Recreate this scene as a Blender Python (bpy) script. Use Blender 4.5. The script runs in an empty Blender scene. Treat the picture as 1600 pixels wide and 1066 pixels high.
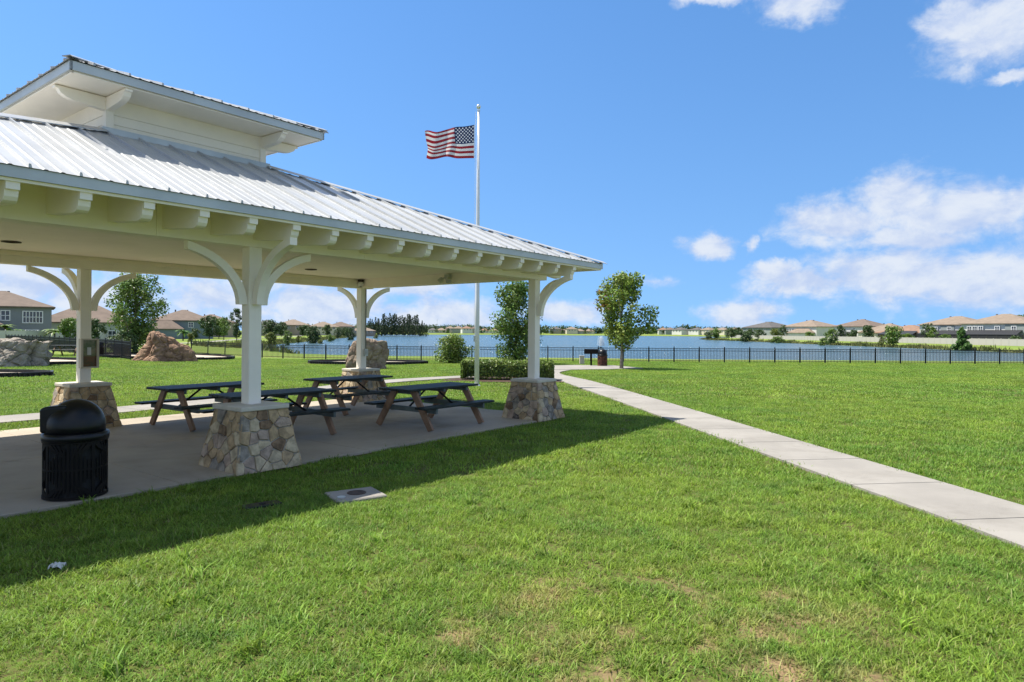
import bpy, math, random
import numpy as np
from mathutils import Vector, Matrix, noise

R = math.radians
rnd = random.Random(7)
scene = bpy.context.scene
col = scene.collection

# ------------------------------------------------------------------ camera, sky, sun, exposure
EYE = 1.85
FPX, HOR, ROLL = 1045.56, 518.47, 0.0065          # focal length in photo pixels, horizon row, roll
cam_d = bpy.data.cameras.new('camera')
cam = bpy.data.objects.new('camera', cam_d)
col.objects.link(cam)
cam.location = (0, 0, EYE)
cam.rotation_euler = (Matrix.Rotation(math.pi / 2, 3, 'X') @ Matrix.Rotation(ROLL, 3, 'Z')).to_euler()
cam_d.sensor_width = 36
cam_d.lens = 36 * FPX / 1600
cam_d.shift_y = -(533 - HOR) / 1600
cam_d.clip_start, cam_d.clip_end = 0.1, 6000
scene.camera = cam

SUN_TO = Vector((-1.66, 0.28, 3.27)).normalized()
sun_el = math.asin(SUN_TO.z)
sun_az = math.atan2(SUN_TO.x, SUN_TO.y)            # clockwise from +Y
sun_d = bpy.data.lights.new('sun', 'SUN')
sun = bpy.data.objects.new('sun', sun_d)
col.objects.link(sun)
sun_d.energy, sun_d.angle, sun_d.color = 4.15, R(0.5), (1.0, 0.95, 0.86)
sun.rotation_euler = SUN_TO.to_track_quat('Z', 'Y').to_euler()

scene.view_settings.view_transform = 'Standard'
scene.view_settings.look = 'None'
scene.view_settings.exposure = 1.1
scene.view_settings.gamma = 1
scene.cycles.max_bounces, scene.cycles.diffuse_bounces = 12, 7

world = bpy.data.worlds.new('World')
scene.world = world
world.use_nodes = True


class NT:
    """tiny node-tree helper"""
    def __init__(s, tree):
        s.t = tree
        s.t.nodes.clear()

    def n(s, kind, **kw):
        nd = s.t.nodes.new(kind)
        for k, v in kw.items():
            if k == 'inp':
                for kk, vv in v.items():
                    s.set(nd, kk, vv)
            else:
                setattr(nd, k, v)
        return nd

    def set(s, nd, key, val):
        sock = nd.inputs[key]
        if isinstance(val, bpy.types.NodeSocket):
            s.t.links.new(val, sock)
        elif isinstance(val, bpy.types.Node):
            s.t.links.new(val.outputs[0], sock)
        else:
            sock.default_value = val

    def m(s, op, a, b=0.0, c=None, clamp=False):
        nd = s.n('ShaderNodeMath', operation=op, use_clamp=clamp)
        s.set(nd, 0, a)
        s.set(nd, 1, b)
        if c is not None:
            s.set(nd, 2, c)
        return nd.outputs[0]

    def mix(s, f, a, b, mode='MIX'):
        nd = s.n('ShaderNodeMix', data_type='RGBA', blend_type=mode)
        s.set(nd, 'Factor', f)
        for key, v in ((6, a), (7, b)):
            if isinstance(v, (tuple, list)) and len(v) == 3:
                v = (*v, 1)
            s.set(nd, key, v)
        return nd.outputs[2]

    def noise(s, vec, scale, detail=4, rough=0.55, dist=0.0, dim='3D'):
        nd = s.n('ShaderNodeTexNoise', noise_dimensions=dim)
        if vec is not None:
            s.set(nd, 'Vector', vec)
        s.set(nd, 'Scale', scale)
        s.set(nd, 'Detail', detail)
        s.set(nd, 'Roughness', rough)
        s.set(nd, 'Distortion', dist)
        return nd

    def ramp(s, f, lo, hi, a=0.0, b=1.0, smooth=True):
        nd = s.n('ShaderNodeMapRange', interpolation_type='SMOOTHSTEP' if smooth else 'LINEAR')
        for i, v in enumerate((f, lo, hi, a, b)):
            s.set(nd, i, v)
        return nd.outputs[0]


def build_world():
    t = NT(world.node_tree)
    out = t.n('ShaderNodeOutputWorld')
    bg = t.n('ShaderNodeBackground')
    bg.inputs['Strength'].default_value = 0.093
    sky = t.n('ShaderNodeTexSky', sky_type='NISHITA', sun_disc=False)
    sky.sun_elevation, sky.sun_rotation = sun_el, sun_az
    sky.altitude, sky.air_density, sky.dust_density, sky.ozone_density = 0, 1.0, 0.2, 1.6
    tc = t.n('ShaderNodeTexCoord')
    sep = t.n('ShaderNodeSeparateXYZ', inp={0: tc.outputs['Generated']})
    hz = t.m('ADD', t.m('MULTIPLY', t.m('ABSOLUTE', sep.outputs[2]), 0.50), 0.20)
    t.set(sky, 'Vector', t.n('ShaderNodeCombineXYZ', inp={0: sep.outputs[0], 1: sep.outputs[1], 2: hz}))
    az = t.m('MULTIPLY', t.m('ARCTAN2', sep.outputs[0], sep.outputs[1]), 57.2958)
    el = t.m('MULTIPLY', t.m('ARCSINE', sep.outputs[2]), 57.2958)
    # clouds: cumulus heaps given by bearing and elevation in degrees, broken up by noise;
    # a heavier layer out of view is added below as fill light
    heaps = []

    def px(x, y, rx, ry, w=1.0):
        X, Z = (x - 800) / FPX, (HOR + ROLL * (x - 800) - y) / FPX
        a = math.degrees(math.atan(X))
        e = math.degrees(math.atan(Z * math.cos(math.atan(X))))
        k = math.cos(math.atan(X))
        heaps.append((a, e, 1.12 * math.degrees(rx / FPX) * k * k, 1.12 * math.degrees(ry / FPX) * k, w))
    for h in ((1405, 308, 70, 42), (1300, 348, 92, 30), (1500, 330, 110, 42), (1600, 312, 90, 26), (1420, 372, 110, 20),
              (1265, 440, 95, 22), (1400, 430, 130, 44), (1545, 436, 150, 55), (1210, 425, 50, 14),
              (1112, 383, 40, 17), (1160, 490, 58, 26), (1565, 30, 115, 58), (1490, 30, 55, 26), (1575, 122, 42, 12),
              (1105, -4, 45, 12), (1240, 2, 60, 24, .9), (1180, 380, 12, 14, .8),
              (60, 450, 260, 60, .75), (330, 470, 160, 50, .72), (500, 480, 130, 42, .95), (680, 492, 120, 26, .95),
              (660, 452, 90, 16, .7), (890, 488, 75, 18, .95), (1010, 440, 50, 10, .45)):
        px(*h)
    pos = t.n('ShaderNodeCombineXYZ', inp={0: az, 1: el})
    warp = t.noise(pos, 0.35, 5, 0.6)
    wv = t.n('ShaderNodeVectorMath', operation='SUBTRACT', inp={0: warp.outputs['Color'], 1: (0.5, 0.5, 0.5)})
    wv = t.n('ShaderNodeVectorMath', operation='MULTIPLY', inp={0: wv.outputs[0], 1: (3.4, 2.6, 0)})
    p2 = t.n('ShaderNodeVectorMath', operation='ADD', inp={0: pos, 1: wv.outputs[0]})
    cover = None
    for a, e, ra, re, w in heaps:
        d = t.n('ShaderNodeVectorMath', operation='SUBTRACT', inp={0: p2.outputs[0], 1: (a, e, 0)})
        d = t.n('ShaderNodeVectorMath', operation='MULTIPLY', inp={0: d.outputs[0], 1: (1 / ra, 1 / re, 0)})
        d = t.n('ShaderNodeVectorMath', operation='LENGTH', inp={0: d.outputs[0]})
        v = t.m('MULTIPLY', t.m('SUBTRACT', 1.35, d.outputs['Value']), w)
        cover = v if cover is None else t.m('MAXIMUM', cover, v)
    sc2 = t.n('ShaderNodeVectorMath', operation='MULTIPLY', inp={0: pos, 1: (1, 1.5, 1)})
    f1 = t.noise(sc2.outputs[0], 0.28, 9, 0.62, 0.25)
    dens = t.m('ADD', cover, t.m('MULTIPLY', t.m('SUBTRACT', f1.outputs[0], 0.5), 1.7))
    alpha = t.ramp(dens, 0.06, 0.92, 0, 0.95)
    # broken cumulus added out of view, overhead and behind, to brighten and whiten shade
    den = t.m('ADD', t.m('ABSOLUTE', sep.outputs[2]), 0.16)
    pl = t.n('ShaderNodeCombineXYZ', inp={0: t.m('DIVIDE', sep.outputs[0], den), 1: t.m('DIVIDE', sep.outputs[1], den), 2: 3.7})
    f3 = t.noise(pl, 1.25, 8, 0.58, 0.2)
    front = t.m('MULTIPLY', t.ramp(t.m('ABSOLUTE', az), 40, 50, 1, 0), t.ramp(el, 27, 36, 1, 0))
    fill_cloud = t.m('MULTIPLY', t.ramp(f3.outputs[0], 0.40, 0.56, 0, 0.97), t.m('SUBTRACT', 1, front))
    alpha = t.m('MAXIMUM', alpha, fill_cloud)
    sh = t.n('ShaderNodeVectorMath', operation='ADD', inp={0: sc2.outputs[0], 1: (-0.9, 1.5, 0)})
    f2 = t.noise(sh.outputs[0], 0.28, 6, 0.6, 0.25)
    lit = t.ramp(t.m('SUBTRACT', f1.outputs[0], f2.outputs[0]), -0.22, 0.2)
    ccol = t.mix(lit, (2.75, 3.3, 4.5), (3.95, 4.25, 4.75))
    skyc = t.n('ShaderNodeHueSaturation', inp={'Hue': 0.503, 'Saturation': 1.27, 'Value': 1.0, 'Color': sky.outputs[0]})
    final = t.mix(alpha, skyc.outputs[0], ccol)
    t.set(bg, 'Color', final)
    t.t.links.new(bg.outputs[0], out.inputs[0])


build_world()


# ------------------------------------------------------------------ materials
def M(name, base, rough=0.7, var=0.0, scale=4.0, bump=0.0, bscale=30.0, metal=0.0, spec=0.4, c2=None, coords='Object',
      detail=5, transl=0.0, island=0.0, bdist=0.02, dirt=0.0, dscale=0.8):
    m = bpy.data.materials.new(name)
    m.use_nodes = True
    t = NT(m.node_tree)
    out = t.n('ShaderNodeOutputMaterial')
    p = t.n('ShaderNodeBsdfPrincipled')
    p.inputs['Roughness'].default_value = rough
    p.inputs['Metallic'].default_value = metal
    p.inputs['Specular IOR Level'].default_value = spec
    tc = t.n('ShaderNodeTexCoord')
    vec = tc.outputs[coords] if coords != 'World' else t.n('ShaderNodeNewGeometry').outputs['Position']
    c = (*base, 1)
    if var or c2:
        f = t.noise(vec, scale, detail, 0.6)
        fac = t.ramp(f.outputs[0], 0.32, 0.68)
        hi = c2 if c2 else tuple(min(1, x * (1 + var)) for x in base)
        lo = base if c2 else tuple(x * (1 - var) for x in base)
        c = t.mix(fac, lo, hi)
    if dirt:                                       # stains with a shape of their own
        d1_ = t.noise(vec, dscale, 10, 0.68, 0.6).outputs[0]
        d2_ = t.noise(vec, dscale * 7, 6, 0.6, 0.2).outputs[0]
        df_ = t.m('ADD', t.m('MULTIPLY', t.ramp(d1_, 0.47, 0.70), 0.8), t.m('MULTIPLY', t.ramp(d2_, 0.60, 0.74), 0.5), clamp=True)
        c = t.mix(t.m('MULTIPLY', df_, dirt), c, tuple(x * k for x, k in zip(base, (0.42, 0.40, 0.36))))
    if island:
        g = t.n('ShaderNodeNewGeometry')
        hs = t.n('ShaderNodeHueSaturation', inp={'Color': c})
        t.set(hs, 'Value', t.ramp(g.outputs['Random Per Island'], 0, 1, 1 - island, 1 + island, False))
        t.set(hs, 'Hue', t.ramp(g.outputs['Random Per Island'], 0, 1, 0.5 - island * 0.05, 0.5 + island * 0.03, False))
        c = hs.outputs[0]
    t.set(p, 'Base Color', c)
    if bump:
        b = t.noise(vec, bscale, 6, 0.6)
        bn = t.n('ShaderNodeBump', inp={'Strength': bump, 'Distance': bdist, 'Height': b.outputs[0]})
        t.set(p, 'Normal', bn.outputs[0])
    surf = p.outputs[0]
    if transl:
        tr = t.n('ShaderNodeBsdfTranslucent')
        t.set(tr, 'Color', c)
        ms = t.n('ShaderNodeMixShader', inp={0: transl, 1: p.outputs[0], 2: tr.outputs[0]})
        surf = ms.outputs[0]
    t.t.links.new(surf, out.inputs[0])
    return m


MAT = {}
MAT['cream'] = M('cream_paint', (0.90, 0.84, 0.74), 0.55, 0.03, 1.3, 0.08, 70, dirt=0.10, dscale=1.4)
MAT['ceiling'] = M('ceiling_paint', (0.90, 0.82, 0.71), 0.6, 0.03, 0.8, dirt=0.10, dscale=.6)
MAT['metal'] = M('white_metal_roof', (0.45, 0.455, 0.45), 0.36, 0.09, 0.9, metal=0.25, spec=0.6)
MAT['fascia'] = M('galvanised_fascia', (0.48, 0.51, 0.50), 0.4, 0.10, 1.2, metal=0.35, spec=0.5)
MAT['dark'] = M('dark_recess', (0.02, 0.02, 0.02), 0.8)
MAT['concrete'] = M('concrete', (0.265, 0.245, 0.215), 0.9, 0.10, 0.9, 0.3, 60, detail=9, coords='World', dirt=.38, dscale=.7)
MAT['slab'] = M('slab_concrete', (0.365, 0.31, 0.24), 0.85, 0.12, 0.55, 0.25, 45, detail=9, coords='World', dirt=.55, dscale=.45)
MAT['capstone'] = M('cast_stone_cap', (0.58, 0.53, 0.44), 0.8, 0.10, 3, 0.2, 60)
MAT['mortar'] = M('mortar', (0.39, 0.365, 0.31), 0.95, 0.2, 8, 0.5, 60)
STONES = [M('stone_tan', (0.42, 0.30, 0.17), 0.85, 0.30, 9, 0.6, 28),
          M('stone_grey', (0.27, 0.235, 0.19), 0.85, 0.35, 9, 0.6, 28),
          M('stone_buff', (0.48, 0.385, 0.25), 0.85, 0.28, 9, 0.6, 28),
          M('stone_brown', (0.20, 0.13, 0.075), 0.85, 0.4, 9, 0.6, 28),
          M('stone_pink', (0.40, 0.30, 0.225), 0.85, 0.28, 9, 0.6, 28),
          M('stone_dark', (0.14, 0.115, 0.095), 0.8, 0.5, 12, 0.6, 28)]
MAT['plank'] = M('dark_green_plank', (0.018, 0.025, 0.023), 0.55, 0.3, 6, 0.2, 50, spec=0.3)
MAT['leg'] = M('brown_plank', (0.27, 0.16, 0.095), 0.6, 0.25, 5, 0.2, 40)
MAT['support'] = M('grey_green_plank', (0.10, 0.125, 0.12), 0.6, 0.2, 5)
MAT['black'] = M('black_plastic', (0.006, 0.006, 0.007), 0.36, 0.2, 3, spec=0.35)
MAT['blackmetal'] = M('black_coated_steel', (0.008, 0.006, 0.005), 0.6, 0.3, 8, spec=0.2)
MAT['fence'] = M('black_fence_metal', (0.012, 0.014, 0.018), 0.4)
MAT['pole'] = M('white_pole', (0.72, 0.73, 0.74), 0.35, 0.03, 2, spec=0.5)
MAT['ball'] = M('silver_ball', (0.75, 0.76, 0.72), 0.2, metal=0.9)
MAT['mulch'] = M('mulch', (0.055, 0.030, 0.018), 0.95, 0.5, 14, 1.0, 40, coords='World')
MAT['sand'] = M('sand', (0.42, 0.36, 0.28), 0.95, 0.15, 6, 0.4, 40, coords='World')
MAT['rockgrey'] = M('grey_rock', (0.38, 0.34, 0.28), 0.9, 0, 2.2, 1.0, 9, c2=(0.24, 0.20, 0.155), bdist=0.1)
MAT['rockred'] = M('brown_rock', (0.33, 0.205, 0.125), 0.9, 0, 2.6, 1.0, 9, c2=(0.17, 0.10, 0.062), bdist=0.1)
MAT['rocktan'] = M('tan_rock', (0.34, 0.27, 0.19), 0.9, 0, 2.2, 1.0, 9, c2=(0.19, 0.135, 0.095), bdist=0.1)
MAT['border'] = M('black_border_plastic', (0.018, 0.018, 0.020), 0.5, 0.2, 5)
MAT['iron'] = M('rusty_iron', (0.055, 0.035, 0.028), 0.7, 0.4, 20, 0.3, 60)
MAT['rust'] = M('rusty_drum', (0.10, 0.035, 0.018), 0.7, 0.5, 5)
MAT['beige'] = M('beige_box', (0.55, 0.48, 0.38), 0.6)
MAT['bark'] = M('pale_bark', (0.26, 0.22, 0.18), 0.9, 0.3, 7, 0.6, 30)
MAT['barkdark'] = M('dark_bark', (0.10, 0.075, 0.055), 0.9, 0.3, 7, 0.6, 30)
MAT['paper'] = M('crumpled_paper', (0.6, 0.6, 0.58), 0.8, 0.05, 10)
MAT['glass'] = M('window_glass', (0.03, 0.04, 0.05), 0.08, spec=0.8)
MAT['trim'] = M('white_trim', (0.74, 0.74, 0.72), 0.5)
MAT['screen'] = M('dark_screen', (0.022, 0.022, 0.024), 0.6)
MAT['vinylwhite'] = M('white_vinyl', (0.38, 0.36, 0.325), 0.5)
MAT['vinylgrey'] = M('grey_vinyl', (0.46, 0.45, 0.42), 0.5, 0.05, .3)
MAT['frost'] = M('lamp_glass', (0.5, 0.5, 0.46), 0.3)
LEAF = {
    'maple': M('maple_leaf', (0.115, 0.205, 0.030), 0.5, 0, 0.9, c2=(0.22, 0.27, 0.042), transl=0.35, island=0.45),
    'green': M('deep_green_leaf', (0.075, 0.155, 0.028), 0.45, 0, 0.8, c2=(0.16, 0.23, 0.04), transl=0.3, island=0.45),
    'dark': M('dark_leaf', (0.036, 0.075, 0.020), 0.5, 0, 0.5, c2=(0.07, 0.115, 0.028), transl=0.22, island=0.4),
    'yellow': M('yellow_green_leaf', (0.11, 0.15, 0.025), 0.5, 0, 0.5, c2=(0.17, 0.19, 0.04), transl=0.35, island=0.4),
    'bright': M('bright_green_leaf', (0.055, 0.13, 0.025), 0.5, 0, 0.5, c2=(0.085, 0.17, 0.035), transl=0.35, island=0.4),
    'pine': M('pine_needle', (0.030, 0.060, 0.022), 0.6, 0, 0.1, c2=(0.058, 0.092, 0.032), transl=0.15, island=0.5),
    'hedge': M('hedge_leaf', (0.09, 0.155, 0.026), 0.42, 0, 1.2, c2=(0.19, 0.25, 0.042), transl=0.28, island=0.45),
    'red': M('reddish_leaf', (0.20, 0.085, 0.03), 0.5, transl=0.3, island=0.4),
}


# ------------------------------------------------------------------ mesh helpers
class MB:
    def __init__(s):
        s.v, s.f = [], []

    def add(s, vs, fs):
        o = len(s.v)
        s.v += [tuple(x) for x in vs]
        s.f += [tuple(i + o for i in f) for f in fs]
        return s

    def box(s, x0, x1, y0, y1, z0, z1, mat=None):
        vs = [Vector((x, y, z)) for z in (z0, z1) for y in (y0, y1) for x in (x0, x1)]
        if mat is not None:
            vs = [mat @ v for v in vs]
        return s.add(vs, [(0, 2, 3, 1), (4, 5, 7, 6), (0, 1, 5, 4), (2, 6, 7, 3), (0, 4, 6, 2), (1, 3, 7, 5)])

    def bar(s, a, b, w, h, up=(0, 0, 1)):
        a, b = Vector(a), Vector(b)
        d = (b - a)
        L = d.length
        d.normalize()
        sd = d.cross(Vector(up))
        if sd.length < 1e-4:
            sd = Vector((1, 0, 0))
        sd.normalize()
        u = sd.cross(d)
        m = Matrix((sd, d, u)).transposed().to_4x4()
        m.translation = a
        return s.box(-w / 2, w / 2, 0, L, -h / 2, h / 2, m)

    def tube(s, pts, rad, n=8, cap=True):
        pts = [Vector(p) for p in pts]
        rings = []
        prev = None
        for i, p in enumerate(pts):
            d = (pts[min(i + 1, len(pts) - 1)] - pts[max(i - 1, 0)]).normalized()
            a = prev if prev else (Vector((1, 0, 0)) if abs(d.x) < .9 else Vector((0, 1, 0)))
            a = (a - d * a.dot(d)).normalized()
            prev = a
            b = d.cross(a)
            r = rad[i] if isinstance(rad, (list, tuple)) else rad
            rings.append([p + (a * math.cos(2 * math.pi * k / n) + b * math.sin(2 * math.pi * k / n)) * r for k in range(n)])
        vs = [v for r_ in rings for v in r_]
        fs = [(i * n + k, i * n + (k + 1) % n, (i + 1) * n + (k + 1) % n, (i + 1) * n + k)
              for i in range(len(pts) - 1) for k in range(n)]
        if cap:
            fs += [tuple(range(n))[::-1], tuple(range((len(pts) - 1) * n, len(pts) * n))]
        return s.add(vs, fs)

    def lathe(s, prof, n=24, c=(0, 0, 0)):
        vs = [(c[0] + r * math.cos(2 * math.pi * k / n), c[1] + r * math.sin(2 * math.pi * k / n), c[2] + z) for r, z in prof for k in range(n)]
        fs = [(i * n + k, i * n + (k + 1) % n, (i + 1) * n + (k + 1) % n, (i + 1) * n + k)
              for i in range(len(prof) - 1) for k in range(n)]
        if prof[0][0] > 1e-3:
            fs.append(tuple(range(n))[::-1])
        if prof[-1][0] > 1e-3:
            fs.append(tuple(range((len(prof) - 1) * n, len(prof) * n)))
        return s.add(vs, fs)

    def prism(s, poly, t0, t1, frame):
        """poly in (a,b), extruded t0..t1; frame(a,b,t)->xyz"""
        n = len(poly)
        vs = [frame(a, b, t0) for a, b in poly] + [frame(a, b, t1) for a, b in poly]
        fs = [(i, (i + 1) % n, n + (i + 1) % n, n + i) for i in range(n)]
        fs += [tuple(range(n))[::-1], tuple(range(n, 2 * n))]
        return s.add(vs, fs)

    def mesh(s, name, mat, smooth=False):
        me = bpy.data.meshes.new(name)
        me.from_pydata(s.v, [], s.f)
        me.materials.append(MAT[mat] if isinstance(mat, str) else mat)
        if smooth:
            me.polygons.foreach_set('use_smooth', [True] * len(me.polygons))
        me.update()
        return me

    def build(s, name, mat, parent=None, smooth=False, **kw):
        return link(name, s.mesh(name, mat, smooth), parent, **kw)


def link(name, me, parent=None, loc=None, rz=None, rot=None, scale=None):
    o = bpy.data.objects.new(name, me)
    col.objects.link(o)
    o.parent = parent
    if loc is not None:
        o.location = loc
    if rz is not None:
        o.rotation_euler = (0, 0, rz)
    if rot is not None:
        o.rotation_euler = rot
    if scale is not None:
        o.scale = scale
    return o


def tag(o, label=None, cat=None, group=None, kind=None):
    for k, v in (('label', label), ('category', cat), ('group', group), ('kind', kind)):
        if v:
            o[k] = v
    return o


def thing(name, label, cat, loc=(0, 0, 0), rz=0.0, group=None):
    o = link(name, None, None, loc, rz)
    return tag(o, label, cat, group)


def copy_tree(o, parent=None):
    c = o.copy()
    col.objects.link(c)
    c.parent = parent
    for ch in list(o.children):
        copy_tree(ch, c)
    return c


def bevel(o, w=0.01, seg=1):
    b = o.modifiers.new('bevel', 'BEVEL')
    b.width, b.segments, b.limit_method = w, seg, 'ANGLE'
    return o


# ------------------------------------------------------------------ the lie of the land
LAKE = [(-30, 78), (-18, 64), (0, 59), (30, 58), (60, 59), (84, 72), (93, 100), (95.5, 125), (96, 160), (95, 200), (97, 260), (95, 320), (99, 352),
        (110, 364), (150, 430), (178, 520), (190, 600), (184, 640), (120, 660), (60, 680), (-20, 690), (-70, 640), (-120, 560), (-112, 470), (-96, 400), (-80, 320),
        (-69, 255), (-60, 190), (-54, 146), (-46, 112), (-40, 92)]
WATER = -1.5


def sstep(a, b, x):
    t = np.clip((x - a) / (b - a), 0, 1)
    return t * t * (3 - 2 * t)


def lake_dist(x, y):
    """signed distance to the shore, negative in the lake"""
    x, y = np.asarray(x, float), np.asarray(y, float)
    d = np.full(x.shape, 1e9)
    inside = np.zeros(x.shape, bool)
    n = len(LAKE)
    for i in range(n):
        ax, ay = LAKE[i]
        bx, by = LAKE[(i + 1) % n]
        ex, ey = bx - ax, by - ay
        t = np.clip(((x - ax) * ex + (y - ay) * ey) / (ex * ex + ey * ey), 0, 1)
        d = np.minimum(d, np.hypot(x - ax - t * ex, y - ay - t * ey))
        c = ((ay > y) != (by > y)) & (x < (bx - ax) * (y - ay) / (by - ay + 1e-12) + ax)
        inside ^= c
    return np.where(inside, -d, d)


def land(x, y):
    x, y = np.asarray(x, float), np.asarray(y, float)
    z = -0.30 * sstep(14, 48, y) + 0.25 * sstep(-17, -30, x) * sstep(26, 44, y) * (1 - sstep(90, 140, y))
    z = z - 0.35 * sstep(60, 120, y) + 0.5 * sstep(300, 800, y)
    d = lake_dist(x, y)
    w = 3.0 + 5.0 * sstep(60, 160, y)
    k = np.clip(d / w, -1.4, 1)
    return z + (WATER - z) * (1 - sstep(-1.0, 1.0, k * 2 - 1)) - 1.2 * sstep(0, 1.0, -k)


def gz(x, y):
    return float(land(np.array([x]), np.array([y]))[0])


def bearing(px, Y):
    return (px - 800) / FPX * Y


def at(px, Y, dz=0.0):
    X = bearing(px, Y)
    return Vector((X, Y, gz(X, Y) + dz))


def spot(px, py):
    """the ground seen along one line of sight"""
    dx, dy = px - 800, py - 533
    dx, dy = (dx + ROLL * dy), (dy - ROLL * dx)
    rx, rz = dx / FPX, -(dy + 533 - HOR) / FPX
    z = 0.0
    for _ in range(30):
        Y = (z - EYE) / rz
        z = 0.5 * z + 0.5 * gz(rx * Y, Y)
    return Vector((rx * Y, Y, gz(rx * Y, Y)))


def axis(a, b, fine, g):
    """coordinates from a to b, fine step near 0, growing by g"""
    out = [0.0]
    st = fine
    while out[-1] < b:
        out.append(out[-1] + st)
        if out[-1] > 70:
            st = max(st, min(60, (out[-1]) * g))
    neg = [0.0]
    st = fine
    while neg[-1] > a:
        neg.append(neg[-1] - st)
        if neg[-1] < -70:
            st = max(st, min(60, -neg[-1] * g))
    return np.array(neg[:0:-1] + out)


def grid_obj(name, xs, ys, zf, mat):
    X, Y = np.meshgrid(xs, ys)
    Z = zf(X, Y)
    nx, ny = len(xs), len(ys)
    v = np.stack([X.ravel(), Y.ravel(), Z.ravel()], 1)
    i = np.arange(nx * ny).reshape(ny, nx)
    f = np.stack([i[:-1, :-1].ravel(), i[:-1, 1:].ravel(), i[1:, 1:].ravel(), i[1:, :-1].ravel()], 1)
    me = bpy.data.meshes.new(name)
    me.vertices.add(len(v))
    me.vertices.foreach_set('co', v.ravel())
    me.loops.add(f.size)
    me.loops.foreach_set('vertex_index', f.ravel().astype(np.int32))
    me.polygons.add(len(f))
    me.polygons.foreach_set('loop_start', np.arange(0, f.size, 4, dtype=np.int32))
    me.update(calc_edges=True)
    me.polygons.foreach_set('use_smooth', [True] * len(f))
    me.materials.append(mat)
    return link(name, me)


def lawn_material(name, blades):
    m = bpy.data.materials.new(name)
    m.use_nodes = True
    t = NT(m.node_tree)
    out = t.n('ShaderNodeOutputMaterial')
    p = t.n('ShaderNodeBsdfPrincipled')
    p.inputs['Roughness'].default_value = 0.55 if blades else 0.9
    p.inputs['Specular IOR Level'].default_value = 0.35 if blades else 0.1
    g = t.n('ShaderNodeNewGeometry')
    pos = g.outputs['Position']
    flat = t.n('ShaderNodeVectorMath', operation='MULTIPLY', inp={0: pos, 1: (1, 1, 0)}).outputs[0]
    big = t.noise(flat, 0.16, 3, 0.5).outputs[0]
    mid = t.noise(flat, 0.9, 4, 0.6).outputs[0]
    dry = t.noise(flat, 1.7, 5, 0.65, 0.3).outputs[0]
    a = t.mix(t.ramp(big, 0.35, 0.65), (0.175, 0.300, 0.034), (0.240, 0.345, 0.040))
    a = t.mix(t.m('MULTIPLY', t.ramp(mid, 0.42, 0.72), 0.75), a, (0.115, 0.245, 0.036))
    cl5 = t.noise(flat, 4.5, 4, 0.65).outputs[0]
    a = t.mix(t.ramp(cl5, 0.52, 0.72, 0, 0.75), a, (0.285, 0.370, 0.050))
    a = t.mix(t.ramp(cl5, 0.28, 0.46, 0.7, 0), a, (0.075, 0.165, 0.022))
    # worn, drier turf near the middle of the lawn in front
    sp = t.n('ShaderNodeSeparateXYZ', inp={0: pos})
    wx = t.ramp(t.m('ABSOLUTE', t.m('SUBTRACT', sp.outputs[0], 1.0)), 0.4, 3.2, 1, 0)
    wy = t.ramp(sp.outputs[1], 3.8, 7.0, 1, 0)
    worn = t.m('MULTIPLY', wx, wy)
    thr = t.m('SUBTRACT', 0.68, t.m('MULTIPLY', worn, 0.19))
    df = t.ramp(t.m('SUBTRACT', dry, thr), -0.05, 0.14)
    if blades:
        straw = (0.36, 0.29, 0.12)
        a = t.mix(t.m('MULTIPLY', df, 0.65), a, straw)
        oi = t.n('ShaderNodeObjectInfo')
        hs = t.n('ShaderNodeHueSaturation', inp={'Color': a})
        t.set(hs, 'Value', t.ramp(oi.outputs['Random'], 0, 1, 0.62, 1.4, False))
        isl = g.outputs['Random Per Island']
        t.set(hs, 'Hue', t.ramp(isl, 0, 1, 0.482, 0.517, False))
        a = hs.outputs[0]
        a = t.mix(t.ramp(isl, 0.90, 0.97, 0, 0.8), a, (0.42, 0.36, 0.16))
        a = t.mix(t.ramp(isl, 0.0, 0.22, 0.5, 0.0), a, (0.085, 0.16, 0.024))
        t.set(p, 'Base Color', a)
        tr = t.n('ShaderNodeBsdfTranslucent')
        t.set(tr, 'Color', a)
        ms = t.n('ShaderNodeMixShader', inp={0: 0.42, 1: p.outputs[0], 2: tr.outputs[0]})
        t.t.links.new(ms.outputs[0], out.inputs[0])
    else:
        fine = t.noise(flat, 22, 4, 0.7).outputs[0]
        near = t.mix(t.ramp(fine, 0.4, 0.62), (0.090, 0.080, 0.030), (0.10, 0.15, 0.026))
        near = t.mix(df, near, (0.25, 0.17, 0.095))
        streak = t.noise(t.n('ShaderNodeVectorMath', operation='MULTIPLY', inp={0: pos, 1: (0.05, 0.25, 0)}).outputs[0], 1.0, 5, 0.6).outputs[0]
        far = t.mix(t.ramp(streak, 0.35, 0.65), (0.135, 0.205, 0.036), (0.20, 0.235, 0.055))
        farf = t.ramp(sp.outputs[1], 46, 50)
        bank = t.ramp(sp.outputs[2], -1.45, -0.95, 1, 0)
        far = t.mix(t.m('MULTIPLY', bank, 0.8), far, (0.10, 0.105, 0.035))
        a = t.mix(farf, near, far)
        t.set(p, 'Base Color', a)
        bn = t.n('ShaderNodeBump', inp={'Strength': 0.6, 'Distance': 0.05, 'Height': fine})
        t.set(p, 'Normal', bn.outputs[0])
        t.t.links.new(p.outputs[0], out.inputs[0])
    return m


tag(grid_obj('ground', axis(-1500, 1500, 1.6, 0.03), axis(-60, 2600, 1.6, 0.022), land, lawn_material('lawn_soil', False)), kind='structure',
    label='wide green lawn and banks reaching to the far shore', cat='ground')


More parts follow.
